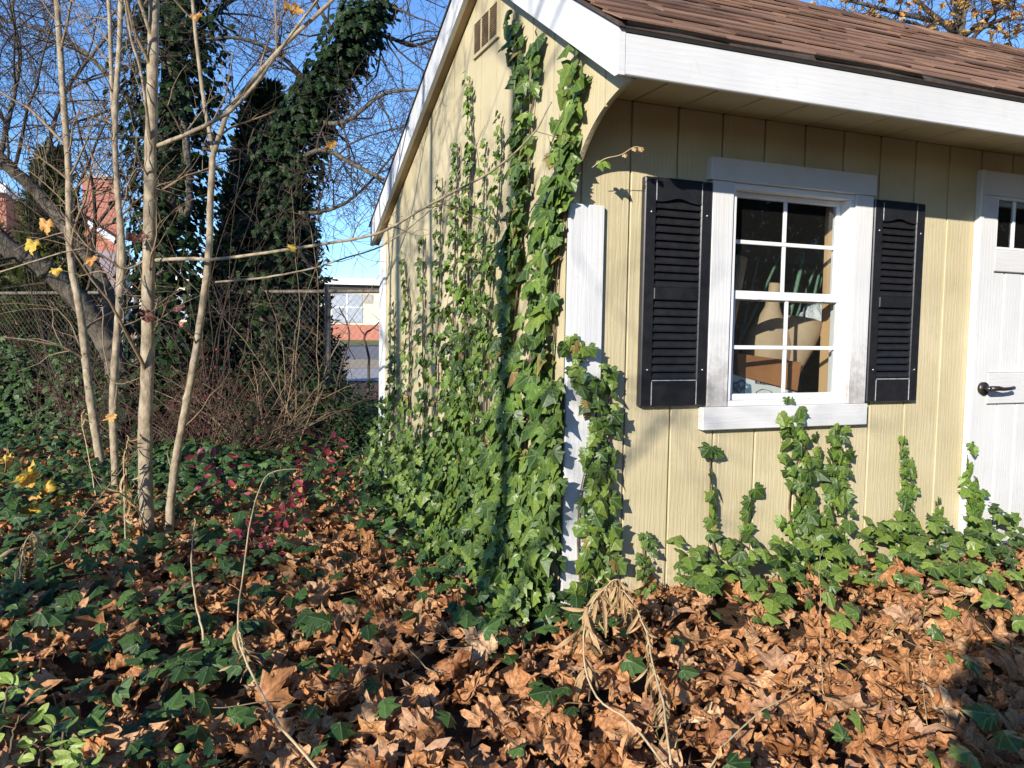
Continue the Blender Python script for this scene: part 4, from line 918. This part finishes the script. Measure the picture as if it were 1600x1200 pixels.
t2 = woody('ivied_tree', 'dark ivy-clad tree leaning right toward the shed roof', 'tree', trunk2[0], BARK_GREY, BARK_DARK,
      [(trunk2, .12, .07, 'trunk'), (A((440, 270, 8.7), (500, 235, 8.2), (560, 262, 7.8), (640, 300, 7.4), (720, 310, 7.0)), .03, .012, 'limb'), (A((470, 190, 8.6), (540, 190, 8.2), (600, 150, 8), (690, 140, 7.8)), .03, .012, 'limb'),
       (A((425, 330, 8.8), (500, 330, 8.5), (560, 300, 8.4), (640, 210, 8.2)), .026, .01, 'limb'), (A((500, 150, 8.6), (440, 90, 8.2), (380, 60, 8), (300, 60, 7.8)), .028, .012, 'limb'), (A((430, 300, 8.7), (380, 240, 8.2), (330, 235, 7.9), (230, 215, 7.7), (110, 220, 7.5)), .026, .01, 'limb'),
       (A((560, 40, 8.4), (610, 60, 8.6), (650, 70, 8.8), (720, 40, 9)), .03, .012, 'limb'), (A((540, 80, 8.5), (480, -10, 8.5), (430, -60, 8.5)), .026, .012, 'limb')],
      [(2, (18, 9), (1.3, .7), dd), (3, (16, 9, 6), (1.1, .7, .35), dd), (3, (11, 6, 4), (1.1, .7, .35), dd), (3, (11, 6, 4), (1.2, .7, .35), dd), (3, (11, 6, 4), (1.2, .7, .35), dd), (3, (12, 6, 4), (1.2, .7, .35), dd), (3, (11, 6, 4), (1.2, .7, .35), dd), (3, (11, 6, 4), (1.2, .7, .35), dd)])
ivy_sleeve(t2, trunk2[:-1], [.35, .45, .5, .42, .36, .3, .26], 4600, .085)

def conifer(label, px, py_top, depth, half, mat, n, name='arborvitae'):
    b = gz(at(px, 660, depth)); top = at(px, py_top, depth)[2]; H = top-b[2]
    t = thing(name, tuple(b), label, 'tree', 'arborvitae behind the fence'); MB().tube([b, b+np.array([0, 0, H*.8])], [.07, .02], 7).build('trunk', BARK_GREY, t)
    z = rng.random(n)**1.15; r = half*((1-z)**.75)*(.45+.6*rng.random(n)**.5)*(.85+.3*vnoise(z*9, np.arange(n) % 11*1.0, 1, 41)); th = rng.random(n)*2*math.pi
    d = np.stack([np.cos(th), np.sin(th), np.zeros(n)], 1); pos = b+d*r[:, None]+np.stack([0*z, 0*z, z*H], 1)
    tip = d*.6+np.array([0, 0, .9])+rng.normal(0, .3, (n, 3)); nn = np.cross(tip, rand_dirs(n))
    o = link('crown', mass_mesh('crown', SPRAY, pos-b, frames(nn, tip), rng.uniform(.14, .26, n), mat), t); o['kind'] = 'stuff'
conifer('dark arborvitae behind the fence in front of the leaning ivied tree', 416, 160, 9.6, .84, ARBOR, 7800)
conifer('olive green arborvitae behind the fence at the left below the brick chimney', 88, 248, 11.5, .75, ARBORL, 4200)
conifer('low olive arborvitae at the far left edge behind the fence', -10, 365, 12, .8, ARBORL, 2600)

# ================================================================== FENCE
FA, FB = np.array([-6.6, 12.24]), np.array([1.35, 4.24]); FL = np.linalg.norm(FB-FA); fd = (FB-FA)/FL; FZ = 1.492
fence = thing('chain_link_fence', (FA[0], FA[1], 0), 'weathered chain link fence with top rail behind the trees', 'fence')
fp = lambda s, z: np.array([FA[0]+fd[0]*s, FA[1]+fd[1]*s, z])
MB().tube([fp(0, FZ), fp(FL, FZ)], .021, 8).build('top_rail', RUST, fence)
sp_ = np.linalg.norm(np.array([.03, 5.57])-FA)
for k in range(-4, 1):
    s_ = sp_+k*2.62
    if 0 <= s_ <= FL: MB().tube([fp(s_, -.05), fp(s_, FZ+.05)], .030, 8).tube([fp(s_, FZ+.05), fp(s_, FZ+.075)], [.034, .012], 8).build('post', RUST, fence)
mb = MB(); pitch = .075; nz_ = int((FZ-.06)/(pitch/2))
nrm2 = np.array([-fd[1], fd[0], 0])
V = []; F = []
for k in range(int(FL/(pitch/2))):
    # every wire zigzags up between two columns
    for sgn in (0,):
        pts = [fp(k*pitch/2+(pitch/2 if (j+k) % 2 else 0), .04+j*pitch/2)+nrm2*(.002 if j % 2 else -.002) for j in range(nz_+1)]
        if k % 2 == 0 or True:
            b0 = len(V)
            for p in pts:
                for a in (0, 2.094, 4.189): V.append(p+.0014*(np.array([fd[0], fd[1], 0])*math.cos(a)+nrm2*math.sin(a)))
            for j in range(len(pts)-1):
                for q in range(3): F.append((b0+j*3+q, b0+j*3+(q+1) % 3, b0+j*3+3+(q+1) % 3, b0+j*3+3+q))
o = link('wire_mesh', np_mesh('wire_mesh', np.array(V)-WL[fence], np.array(F), WIRE), fence); o['kind'] = 'stuff'

# ================================================================== BUILDINGS BEYOND
CREAMW = noise_mat('cream_render', (.66, .60, .42), (.72, .66, .48), 2, rough=.8, bump=.1)
GREYP = noise_mat('grey_blue_panel', (.30, .33, .38), (.36, .39, .44), 1, rough=.4, bump=0)
FASC = noise_mat('white_fascia', (.76, .76, .76), (.82, .82, .82), 2, rough=.5, bump=0)
DARKW = noise_mat('dark_band', (.05, .045, .045), (.07, .06, .06), 3, rough=.6, bump=0)
def brick_material():
    m, N, L, out = nt('red_brick'); tc = nd(N, 'ShaderNodeTexCoord'); sp = nd(N, 'ShaderNodeSeparateXYZ'); L.new(tc.outputs['Object'], sp.inputs[0])
    a = nd(N, 'ShaderNodeMath', operation='ADD'); L.new(sp.outputs[0], a.inputs[0]); L.new(sp.outputs[1], a.inputs[1]); c = nd(N, 'ShaderNodeCombineXYZ'); L.new(a.outputs[0], c.inputs[0]); L.new(sp.outputs[2], c.inputs[1])
    b = nd(N, 'ShaderNodeTexBrick', Scale=4.5); b.inputs['Color1'].default_value = (.36, .11, .07, 1); b.inputs['Color2'].default_value = (.46, .16, .10, 1); b.inputs['Mortar'].default_value = (.42, .32, .26, 1); b.inputs['Mortar Size'].default_value = .012
    L.new(c.outputs[0], b.inputs['Vector']); p = nd(N, 'ShaderNodeBsdfPrincipled', Roughness=.85); L.new(b.outputs[0], p.inputs['Base Color']); L.new(p.outputs[0], out.inputs[0]); return m
BRICK = brick_material()
def frame2(center, ang):
    """local axes: u along the facade, v away from the viewer"""
    return np.array(center), np.array([math.cos(ang), -math.sin(ang)]), np.array([math.sin(ang), math.cos(ang)])
def obox(mb, fr_, u0, u1, v0, v1, z0, z1):
    c, u, v = fr_; b = [c+u*a+v*b_ for a, b_ in ((u0, v0), (u1, v0), (u1, v1), (u0, v1))]
    return mb.add([(p[0], p[1], z0) for p in b]+[(p[0], p[1], z1) for p in b], [(0, 3, 2, 1), (4, 5, 6, 7), (0, 1, 5, 4), (1, 2, 6, 5), (2, 3, 7, 6), (3, 0, 4, 7)])
c80 = at(545, 515, 80); fr1 = frame2(c80[:2], YAW-.16)
bl = thing('school_building', (c80[0], c80[1], 0), 'low cream building with grey windows on a brick base across the street', 'building')
obox(MB(), fr1, -60, 40, 0, 12, 1.55, 5.1).build('wall', CREAMW, bl); obox(MB(), fr1, -60, 40, -.12, 11.9, -.1, 1.54).build('brick_base', BRICK, bl)
obox(MB(), fr1, -61, 41, -1.2, 13, 5.45, 6.05).build('roof_fascia', FASC, bl); obox(MB(), fr1, -60.5, 40.5, -.6, 12.5, 5.101, 5.449).build('eave', DARKW, bl)
for u in np.arange(-40, 20, 5.35):
    w = obox(MB(), fr1, u+.9, u+3.9, -.08, -.001, 1.75, 4.6).build('window', GREYP, bl)
    obox(MB(), fr1, u+2.3, u+2.42, -.11, -.081, 1.75, 4.6).build('mullion', FASC, w); obox(MB(), fr1, u+.9, u+3.9, -.105, -.0805, 3.2, 3.3).build('mullion', FASC, w)
    obox(MB(), fr1, u+4.0, u+4.9, -.08, -.001, 3.7, 4.6).build('vent_panel', WALKM, bl)
# brick house with chimney at the left
c40 = at(100, 505, 34); fr3 = frame2(c40[:2], YAW-.40)
hs_ = thing('brick_house', (c40[0], c40[1], 0), 'red brick house with broad chimney and white eaves behind the left arborvitae', 'house')
px2u = 34/1252.
obox(MB(), fr3, -8, (26-100)*px2u, 0, 8, -.1, 1.122+(505-310)*px2u).build('wall', BRICK, hs_)
obox(MB(), fr3, -8.4, (28-100)*px2u, -.3, 8.3, 1.122+(505-310)*px2u+.002, 1.122+(505-296)*px2u).build('eave', FASC, hs_)
obox(MB(), fr3, (26-100)*px2u+.01, (182-100)*px2u, 1.0, 8, -.1, 1.122+(505-385)*px2u).build('wing_wall', noise_mat('mauve_siding', (.25, .19, .2), (.32, .25, .26), 3), hs_)
c_, u_, v_ = fr3
mb = MB(); z1, z2 = 1.122+(505-384)*px2u, 1.122+(505-338)*px2u
P = []
for (u, z) in (((60-100)*px2u, 1.122+(505-300)*px2u), ((186-100)*px2u, z1), ((186-100)*px2u, z1+.28), ((60-100)*px2u, 1.122+(505-300)*px2u+.28)):
    for v in (.6, 8.2): q = c_+u_*u+v_*v; P.append((q[0], q[1], z))
mb.add(P, [(0, 1, 3, 2), (2, 3, 5, 4), (4, 5, 7, 6), (6, 7, 1, 0), (0, 2, 4, 6), (1, 7, 5, 3)]).build('roof_edge', FASC, hs_)
ch = obox(MB(), fr3, (124-100)*px2u, (174-100)*px2u, 1.4, 2.9, .5, 1.122+(505-268)*px2u).build('chimney', BRICK, hs_)
obox(MB(), fr3, (122-100)*px2u, (176-100)*px2u, 1.3, 3.0, 1.122+(505-268)*px2u+.002, 1.122+(505-262)*px2u).build('chimney_cap', noise_mat('cap_stone', (.4, .34, .3), (.5, .44, .4), 3), ch)

# ================================================================== SHRUBS, SEEDLINGS AND DEAD STALKS
def shrub(label, base_px, depth, ncane, length, mat, leafmat, nleaf, spread=(1.0, .35), lean=(0, 0), name='bare_shrub', grav=.9, tl=.02):
    b = gz(at(*base_px, depth)); t = thing(name, tuple(b), label, 'shrub'); tips = []
    tw = MB()
    for k in range(ncane):
        a = rng.uniform(0, 2*math.pi); st = b+np.array([rng.normal(0, .10), rng.normal(0, .10), 0]); L = length*rng.uniform(.6, 1.2)
        d = np.array([math.cos(a)*spread[0]+lean[0], math.sin(a)*spread[0]*.8+lean[1], 1.1]); S = shoot(st, d, L, 11, .5, grav*rng.uniform(.4, 1.3)); R = np.linspace(.0055, .0018, len(S))
        MB().tube(S, R, 5).build('cane', mat, t)
        ramify(tw, S, R, 2, (7, 3), (.30, .14), spread=.9, wander=.5, grav=.25, t0=.3, tips=tips, upb=.2, rmin=.0014)
    o = tw.build('twigs', mat, t, recalc=False); o['kind'] = 'stuff'
    if nleaf:
        ix = rng.integers(0, len(tips), nleaf); pos = np.array([tips[i][0] for i in ix])+rng.normal(0, .02, (nleaf, 3)); nn = rand_dirs(nleaf)+np.array([-.3, -.5, .5]); tip = rand_dirs(nleaf)
        o = link('leaves', mass_mesh('leaves', OVAL, pos-b, frames(nn, tip), tl*rng.uniform(.6, 1.4, nleaf), leafmat), t); o['kind'] = 'stuff'
shrub('bare arching shrub with thin canes and rusty leaf bits right of the saplings', (335, 672), 6.3, 30, 1.45, REDTWIG, REDBRN, 700, lean=(.25, .1), grav=.55)
shrub('reddish twiggy shrub behind the double-stemmed sapling', (225, 665), 6.6, 26, 1.2, REDTWIG, REDL, 500, lean=(-.1, 0), grav=.5)
shrub('bare tan shrub with arching canes in front of the dark arborvitae', (400, 670), 6.9, 22, 1.3, BARK_TAN, REDBRN, 350, lean=(.2, -.1), grav=.6)

shrub('tall dark twiggy shrub rising behind the leftmost sapling', (110, 665), 7.6, 24, 3.2, BARK_DARK, None, 0, spread=(.35, .2), name='bare_thicket', grav=.25)
shrub('tall dark twiggy shrub rising between the two ivied trees', (340, 665), 7.4, 24, 3.2, BARK_DARK, None, 0, spread=(.35, .2), name='bare_thicket', grav=.25)
shrub('tall tan twiggy shrub rising right of the forked sapling', (440, 668), 7.0, 7, 2.2, BARK_TAN, None, 0, spread=(.3, .2), name='bare_thicket', grav=.4)
def seedling(name, label, cat, px, depth, leafmat, n, s, tpls, spread=.12, stem_mat=None, group=None, droop=.2):
    """px: stem line from foot to tip"""
    P = [at(x, y, depth) for x, y in px]; b = gz(P[0]); b[2] = min(b[2], P[0][2]); P[0] = b
    t = thing(name, tuple(b), label, cat, group); Q = curve(P, 16, .003); MB().tube(Q, np.linspace(.004, .0018, 16), 5).build('stem', stem_mat or REDTWIG, t)
    for k in range(n):
        f = rng.uniform(.25, 1.0); c = Q[int(f*15)]; a = rng.uniform(0, 2*math.pi); d = np.array([math.cos(a), math.sin(a), rng.uniform(-.3, .3)-droop]); r = spread*rng.uniform(.1, 1)
        if r > .04 and k % 3 == 0: MB().tube([c, c+d*r*.6+np.array([0, 0, .01]), c+d*r], [.0016, .0012, .001], 4).build('twig', stem_mat or REDTWIG, t)
        nn = np.array([-.3, -.5, .8])+rng.normal(0, .4, 3); put_leaf('leaf', tpls, leafmat, c+d*r, frames(nn[None], d[None])[0], s*rng.uniform(.7, 1.25), t)
    return t
seedling('red_seedling', 'crimson-leaved seedling under the bare shrub right of the forked sapling', 'plant', [(352, 812), (350, 750), (345, 690)], 4.6, REDL, 34, .055, OVAL, .14)
seedling('red_seedling', 'tall crimson-leaved seedling standing nearest the shed wall', 'plant', [(468, 812), (480, 750), (505, 705), (524, 668)], 4.5, REDL, 42, .05, OVAL, .13)
seedling('red_seedling', 'low dark crimson seedling beside the bent dry stalk', 'plant', [(400, 900), (396, 860), (385, 810)], 3.7, REDL, 46, .042, OVAL, .16)
seedling('red_seedling', 'small wine-red seedling between the two crimson ones', 'plant', [(440, 842), (448, 800), (452, 770)], 4.1, REDL, 26, .045, OVAL, .11)
seedling('yellow_seedling', 'maple seedling with bright yellow leaves at the left edge', 'plant', [(60, 830), (55, 780), (40, 735)], 4.6, YELLOW, 11, .085, MAPFLAT, .15, BARK_TAN)
seedling('yellow_seedling', 'few pale yellow leaves on a twig at the far left edge', 'plant', [(5, 790), (8, 730), (15, 690)], 5.2, YELLOW, 6, .075, MAPFLAT, .10, BARK_TAN)
for (px, d, lab) in [([(15, 1215), (22, 1150), (30, 1118)], 1.95, 'lime green leafy seedling in the bottom left corner'), ([(60, 1225), (62, 1180), (50, 1160)], 1.88, 'lime green seedling lowest in the bottom left corner'), ([(100, 1200), (103, 1160), (105, 1150)], 1.92, 'lime green seedling rightmost of the bottom left corner group'), ([(130, 1240), (130, 1210), (128, 1192)], 1.84, 'lime green seedling cut by the bottom edge'),
                     ([(318, 1245), (316, 1205), (312, 1180)], 1.86, 'pair of young green leaves at the bottom edge left of centre'), ([(5, 1120), (12, 1090), (35, 1080)], 2.05, 'lime green seedling highest in the bottom left corner')]:
    seedling('green_seedling', lab, 'plant', px, d, LIME, 9, .038, OVAL, .05, STEM, 'young green seedlings at the bottom left', 0)

def stalk(name, label, pts, nleaf, s, r0=.005, leaf_from=.2, tpls=None, mat=None, parts='withered_leaf', hang=1.0, group=None):
    P = [at(*q) for q in pts]; t = thing(name, tuple(P[0]), label, 'dead plant', group); Q = curve(P, 30, .002)
    MB().tube(Q, np.linspace(r0, r0*.4, 30), 6).build('stem', STRAW, t)
    for k in range(nleaf):
        f = rng.uniform(leaf_from, 1); c = Q[int(f*29)]; tip = np.array([rng.normal(0, .35), rng.normal(0, .35), -hang]); nn = rng.normal(0, 1, 3)+np.array([-.4, -.6, 0])
        put_leaf(parts, tpls or WITHER, mat or TANL, c, frames(nn[None], tip[None])[0], s*rng.uniform(.6, 1.25), t)
    return t
stalk('withered_stalk', 'tall arching withered stalk hung with tan leaves at the shed corner', [(1052, 1215, 1.92), (985, 1130, 2.1), (930, 1085, 2.22), (911, 1020, 2.33), (921, 955, 2.4), (945, 918, 2.44), (966, 906, 2.46), (985, 930, 2.46)], 54, .105, .0036, .35, hang=2.2)
stalk('withered_stalk', 'upright withered stalk with shrivelled leaves right of the arching one', [(1048, 1195, 1.95), (1038, 1110, 2.1), (1022, 1040, 2.25), (1006, 975, 2.38), (985, 935, 2.43), (962, 912, 2.45)], 60, .085, .0034, .1, hang=2.2)
stalk('withered_stalk', 'bent dry stalk with curled pods arching in the left foreground', [(498, 1205, 1.9), (430, 1120, 2.05), (385, 1035, 2.3), (373, 985, 2.45), (380, 900, 2.7), (397, 800, 2.95), (415, 750, 3.1), (440, 736, 3.15), (478, 733, 3.2)], 0, .07, .004, .2)
seg = stalk('curled_pods', 'bunch of curled tan pods hanging on the bent dry stalk', [(374, 985, 2.44), (378, 1010, 2.36), (390, 1045, 2.27)], 16, .075, .003, 0)
seg['category'] = 'dead plant'
stalk('withered_stalk', 'withered stalk with bunched tan leaves beside the thickest sapling', [(196, 900, 3.45), (195, 860, 3.6), (192, 780, 4.0), (190, 720, 4.0), (198, 680, 4.0)], 46, .10, .004, .25)
stalk('withered_stalk', 'drooping withered plant at the left edge among the ivy', [(30, 930, 3.05), (35, 880, 3.1), (48, 840, 3.15), (65, 845, 3.15)], 26, .09, .004, .3)
stalk('withered_stalk', 'dark shrivelled stalk standing left of the bent dry stalk', [(318, 1000, 2.62), (306, 930, 2.75), (300, 860, 2.9), (304, 810, 3.0)], 16, .06, .004, .3, mat=REDBRN)
stalk('withered_stalk', 'dry seed stalks before the leftmost sapling', [(155, 820, 4.6), (145, 740, 4.7), (130, 660, 4.8), (134, 640, 4.8)], 10, .07, .0035, .6)
for (pts, lab, r_) in [([(-20, 960, 3.3), (0, 922, 3.35), (90, 850, 3.6), (165, 760, 4.0), (222, 690, 4.3)], 'long dead stick leaning diagonally at the left', .0045), ([(160, 480, 4.6), (165, 560, 4.6), (180, 600, 4.6), (230, 585, 4.6)], 'thin drooping twig hooked between the left saplings', .004),
                       ([(1090, 1215, 1.9), (1140, 1150, 2.0), (1220, 1085, 2.14), (1262, 1060, 2.2)], 'thin dry stem lying over the leaves at the bottom right', .003), ([(1290, 1110, 2.25), (1282, 1020, 2.4), (1280, 880, 2.75), (1285, 850, 2.85)], 'fine upright dry grass stem before the window ivy', .0016), ([(1455, 1200, 2.1), (1450, 1080, 2.3), (1440, 1020, 2.4)], 'fine dry grass stem at the lower right', .0015), ([(1050, 1200, 2.05), (1060, 1150, 2.1), (1080, 1110, 2.2)], 'short dry twig near the withered stalks', .002)]:
    P = [at(*q) for q in pts]; o = MB().tube(curve(P, 18, .004), np.linspace(r_, r_*.5, 18), 5).build('dry_stick', STRAW if r_ < .004 else BARK_TAN, None, tuple(P[0])); tag(o, lab, 'stick')
# tendril poking out under the eave
P = [aty(925, 262, -.10), aty(945, 248, -.13), aty(970, 242, -.15), aty(990, 230, -.16), aty(1003, 231, -.17)]
t = thing('ivy_tendril', tuple(P[0]), 'thin ivy tendril with dry little leaves poking out under the eave', 'ivy'); MB().tube(curve(P, 14), .0016, 5).build('stem', STRAW, t)
for (k, q) in enumerate([aty(938, 252, -.12), aty(946, 253, -.125), aty(975, 240, -.15), aty(990, 231, -.16), aty(1001, 231, -.17)]): put_leaf('leaf', IVYT, IVY_YOUNG if k < 2 else TANL, q, frames(np.array([[-.3, -1, .4]])+rng.normal(0, .3, (1, 3)), np.array([[.3, 0, -1.]]))[0], .038 if k < 2 else .022, t)

# mounds of ivy and evergreen shrubs along the fence
def mound(label, name, px, depth, rad, h, n, s, tpls, mat, cat='shrub'):
    b = gz(at(*px, depth)); t = thing(name, tuple(b), label, cat); d = rand_dirs(n); d[:, 2] = np.abs(d[:, 2]); r = .55+.5*rng.random(n)**.5
    pos = b+d*np.array([rad, rad*.8, h])*(r*(.75+.5*vnoise(d[:, 0]*3, d[:, 1]*3+d[:, 2]*2, 1.3, 51)))[:, None]; nn = d+np.array([-.2, -.3, .5])+rng.normal(0, .4, (n, 3))
    for k in range(9):
        q = rand_dirs(1)[0]; q[2] = abs(q[2])+.3; MB().tube(shoot(b, q, h*1.0, 6, .4, 0), np.linspace(.01, .003, 7), 5).build('stem', BARK_DARK, t)
    o = link('foliage', mass_mesh('foliage', tpls, pos-b, frames(nn, rand_dirs(n)-np.array([0, 0, .6])), s*rng.uniform(.6, 1.25, n), mat), t); o['kind'] = 'stuff'
mound('dark mound of ivy climbing the fence at the left', 'ivy_mound', (60, 668), 8.2, .75, .95, 1900, .085, IVYT, IVY_DARK, 'ivy')
mound('second dark ivy mound along the fence behind the saplings', 'ivy_mound', (165, 668), 7.9, .7, .7, 1500, .085, IVYT, IVY_DARK, 'ivy')
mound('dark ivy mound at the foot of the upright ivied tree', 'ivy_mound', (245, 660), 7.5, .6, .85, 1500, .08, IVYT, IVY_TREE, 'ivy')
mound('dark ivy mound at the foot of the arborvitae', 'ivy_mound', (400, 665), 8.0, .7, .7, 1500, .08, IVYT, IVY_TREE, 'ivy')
mound('low ivy heap under the bare shrub', 'ivy_mound', (300, 690), 5.6, .55, .32, 900, .085, IVYT, IVY_DARK, 'ivy')
mound('dark small-leaved evergreen shrub by the fence beside the shed rear corner', 'evergreen_shrub', (585, 665), 6.9, .50, .62, 2200, .045, OVAL, IVY_TREE)
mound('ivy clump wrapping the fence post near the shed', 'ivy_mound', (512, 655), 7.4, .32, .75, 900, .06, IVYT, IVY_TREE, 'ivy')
P = A((515, 660, 7.2), (530, 580, 7.3), (545, 530, 7.4), (540, 500, 7.45), (530, 480, 7.5))
woody('bare_fence_vine', 'twisted bare vine stems clinging to the fence near the shed', 'vine', gz(P[0]), BARK_DARK, BARK_DARK, [(to_ground(P), .012, .006, 'stem'), (A((575, 650, 7.2), (577, 560, 7.3), (570, 525, 7.3), (585, 510, 7.3), (597, 500, 7.3)), .014, .006, 'stem')], (1, (6,), (.35,), dict(spread=1, wander=.8, grav=.0, t0=.3, upb=.2, rmin=.002)))

# grass
def grass(label, cx, cy, rx, ry, n, h, mat):
    x = rng.normal(cx, rx, n); y = rng.normal(cy, ry, n); k = ~inside(x, y); x, y = x[k], y[k]; n = len(x)
    pos = np.stack([x, y, ground_z(x, y)+.02], 1); tip = np.stack([rng.normal(0, .5, n), rng.normal(0, .5, n), np.ones(n)], 1); nn = np.cross(tip, rand_dirs(n))
    me = mass_mesh('grass_tuft', GRASS, pos, frames(nn, tip), h*rng.uniform(.5, 1.2, n), mat); o = link('grass_tuft', me); tag(o, label, 'grass', kind='stuff')
GRASS = blade_templates(5, 6, .011, 1.5, 1.6)
grass('sparse yellow-green grass among the ivy near the door', 1.75, -.45, .30, .22, 90, .11, LIME)
grass('sparse grass at the foot of the gable wall rear', -.15, 3.1, .35, .5, 160, .15, LIME)
grass('few grass blades in the lower right litter', 1.1, -.75, .35, .2, 25, .12, LIME)

# ================================================================== TREE BEHIND THE ROOF
tp = []
b = gz(at(1500, 520, 13)); top = at(1500, -150, 13)
woody('autumn_tree', 'tree with last orange-brown leaves behind the shed roof at the upper right', 'tree', b, BARK_GREY, BARK_DARK,
      [([b, b+(top-b)*.5, top], .16, .06, 'trunk')]+[(A((1490, 40+k*10, 13), (1490+dx*.5, 20+dy*.4, 12.5), (1490+dx, dy, 12.2)), .05, .015, 'limb') for k, (dx, dy) in enumerate([(-260, -30), (-180, -120), (150, 30), (200, -70), (-220, 20), (-120, 40), (90, 60), (60, -160), (-60, 55)])],
      (3, (9, 5, 4), (1.1, .7, .4), dict(spread=1, wander=.7, grav=.1, t0=.2, upb=.2, rmin=.004)), tips=tp)
n = 850; ix = rng.integers(0, len(tp), n); pos = np.array([tp[i][0] for i in ix]); tr_ = [o for o in COL.objects if o.get('label', '').startswith('tree with last')][0]
o = link('leaves', mass_mesh('leaves', MAPFLAT, pos-WL[tr_], frames(rand_dirs(n), np.tile([[0, .2, -1.]], (n, 1))+rng.normal(0, .4, (n, 3))), rng.uniform(.06, .11, n), ORANGE), tr_); o['kind'] = 'stuff'

# ================================================================== SHADING TREES LEFT OF THE FRAME; EVERGREENS AND BUSH ADDED BEHIND THE CAMERA
ot = dict(spread=1, wander=.7, grav=.1, t0=.3, upb=.4, rmin=.003)
for (x, y, r_, H, lab) in [(-4.3, -3.2, .085, 7, 'slim bare tree left of the camera shading the tall dark vine'), (-2.75, -.68, .042, 6, 'young bare tree left of the frame shading the middle of the gable wall'), (-5.3, -2.0, .10, 8, 'bare tree farther left shading the rear of the gable wall')]:
    b = gz(np.array([x, y, 0])); q = [b, b+np.array([.10, 0, H*.16]), b+np.array([-.04, 0.05, H*.33]), b+np.array([-.10, .1, H*.6]), b+np.array([.1, .1, H])]
    woody('bare_tree', lab, 'tree', b, BARK_GREY, BARK_DARK, [(q, r_, r_*.3, 'trunk')], (3, (16, 6, 4), (1.5, .8, .4), dict(spread=1, wander=.7, grav=.1, t0=.32, upb=.5, rmin=.003)), group='bare trees left of the frame')
def leafy(label, x, y, zc, R, n, mat, tpls, s, H):
    b = gz(np.array([x, y, 0])); tips = []
    t = woody('hedgerow_tree', label, 'tree', b, BARK_GREY, BARK_DARK, [([b, b+np.array([0, 0, H*.5]), b+np.array([.1, 0, H])], .09, .03, 'trunk')], (2, (14, 6), (1.1, .6), ot), group='trees behind the camera')
    d = rand_dirs(n)*(rng.random(n)**.4)[:, None]*np.array(R); pos = np.array([x, y, zc])+d
    o = link('crown', mass_mesh('crown', tpls, pos-b, frames(rand_dirs(n), rand_dirs(n)), s*rng.uniform(.7, 1.3, n), mat), t); o['kind'] = 'stuff'
for k, (x, y, R_) in enumerate([(4.5, -9, 2.2), (8.5, -9.5, 2.4), (12.5, -8, 2.6), (1.0, -11, 2.0), (16, -5, 3)]):  # evergreens added out of view to darken the window reflections
    leafy(['dark evergreen behind the camera opposite the window', 'broad dark evergreen behind the camera right of the one opposite the window', 'big dark evergreen far right of the frame', 'dark evergreen straight behind the camera', 'largest dark evergreen far right beyond the door'][k], x, y, 2.6, (R_, R_, 2.9), 2600, IVY_TREE, SPRAY, .5, 5)
b = gz(np.array([-1.45, -3.12, 0])); t = thing('standard_bush', tuple(b), 'small round-headed evergreen bush behind the camera whose shadow falls at the lower right', 'shrub')  # stands in for a person behind the camera, added for the shadow
MB().tube([b, b+np.array([0, 0, .9])], [.02, .014], 7).build('trunk', BARK_GREY, t)
n = 900; d = rand_dirs(n)*(rng.random(n)**.4)[:, None]*np.array([.21, .21, .33]); pos = np.array([b[0], b[1], 1.08])+d
o = link('crown', mass_mesh('crown', OVAL, pos-b, frames(rand_dirs(n), rand_dirs(n)), .07*rng.uniform(.7, 1.3, n), IVY_TREE), t); o['kind'] = 'stuff'

tw_ = MB()
for k in range(150):
    xx, yy = rng.uniform(-2.2, 1.9), rng.uniform(-1.3, 2.2)
    if inside(np.array(xx), np.array(yy)): continue
    d_ = rng.normal(0, 1, 3); d_[2] *= .12; S = shoot((xx, yy, float(ground_z(xx, yy))+.065), d_, rng.uniform(.08, .3), 5, .5, .02); tw_.tube(S, np.linspace(.0026, .0012, 6), 4)
o = tw_.build('twig_litter', BARK_TAN, recalc=False); tag(o, 'small broken twigs scattered over the fallen leaves', 'twigs', kind='stuff')
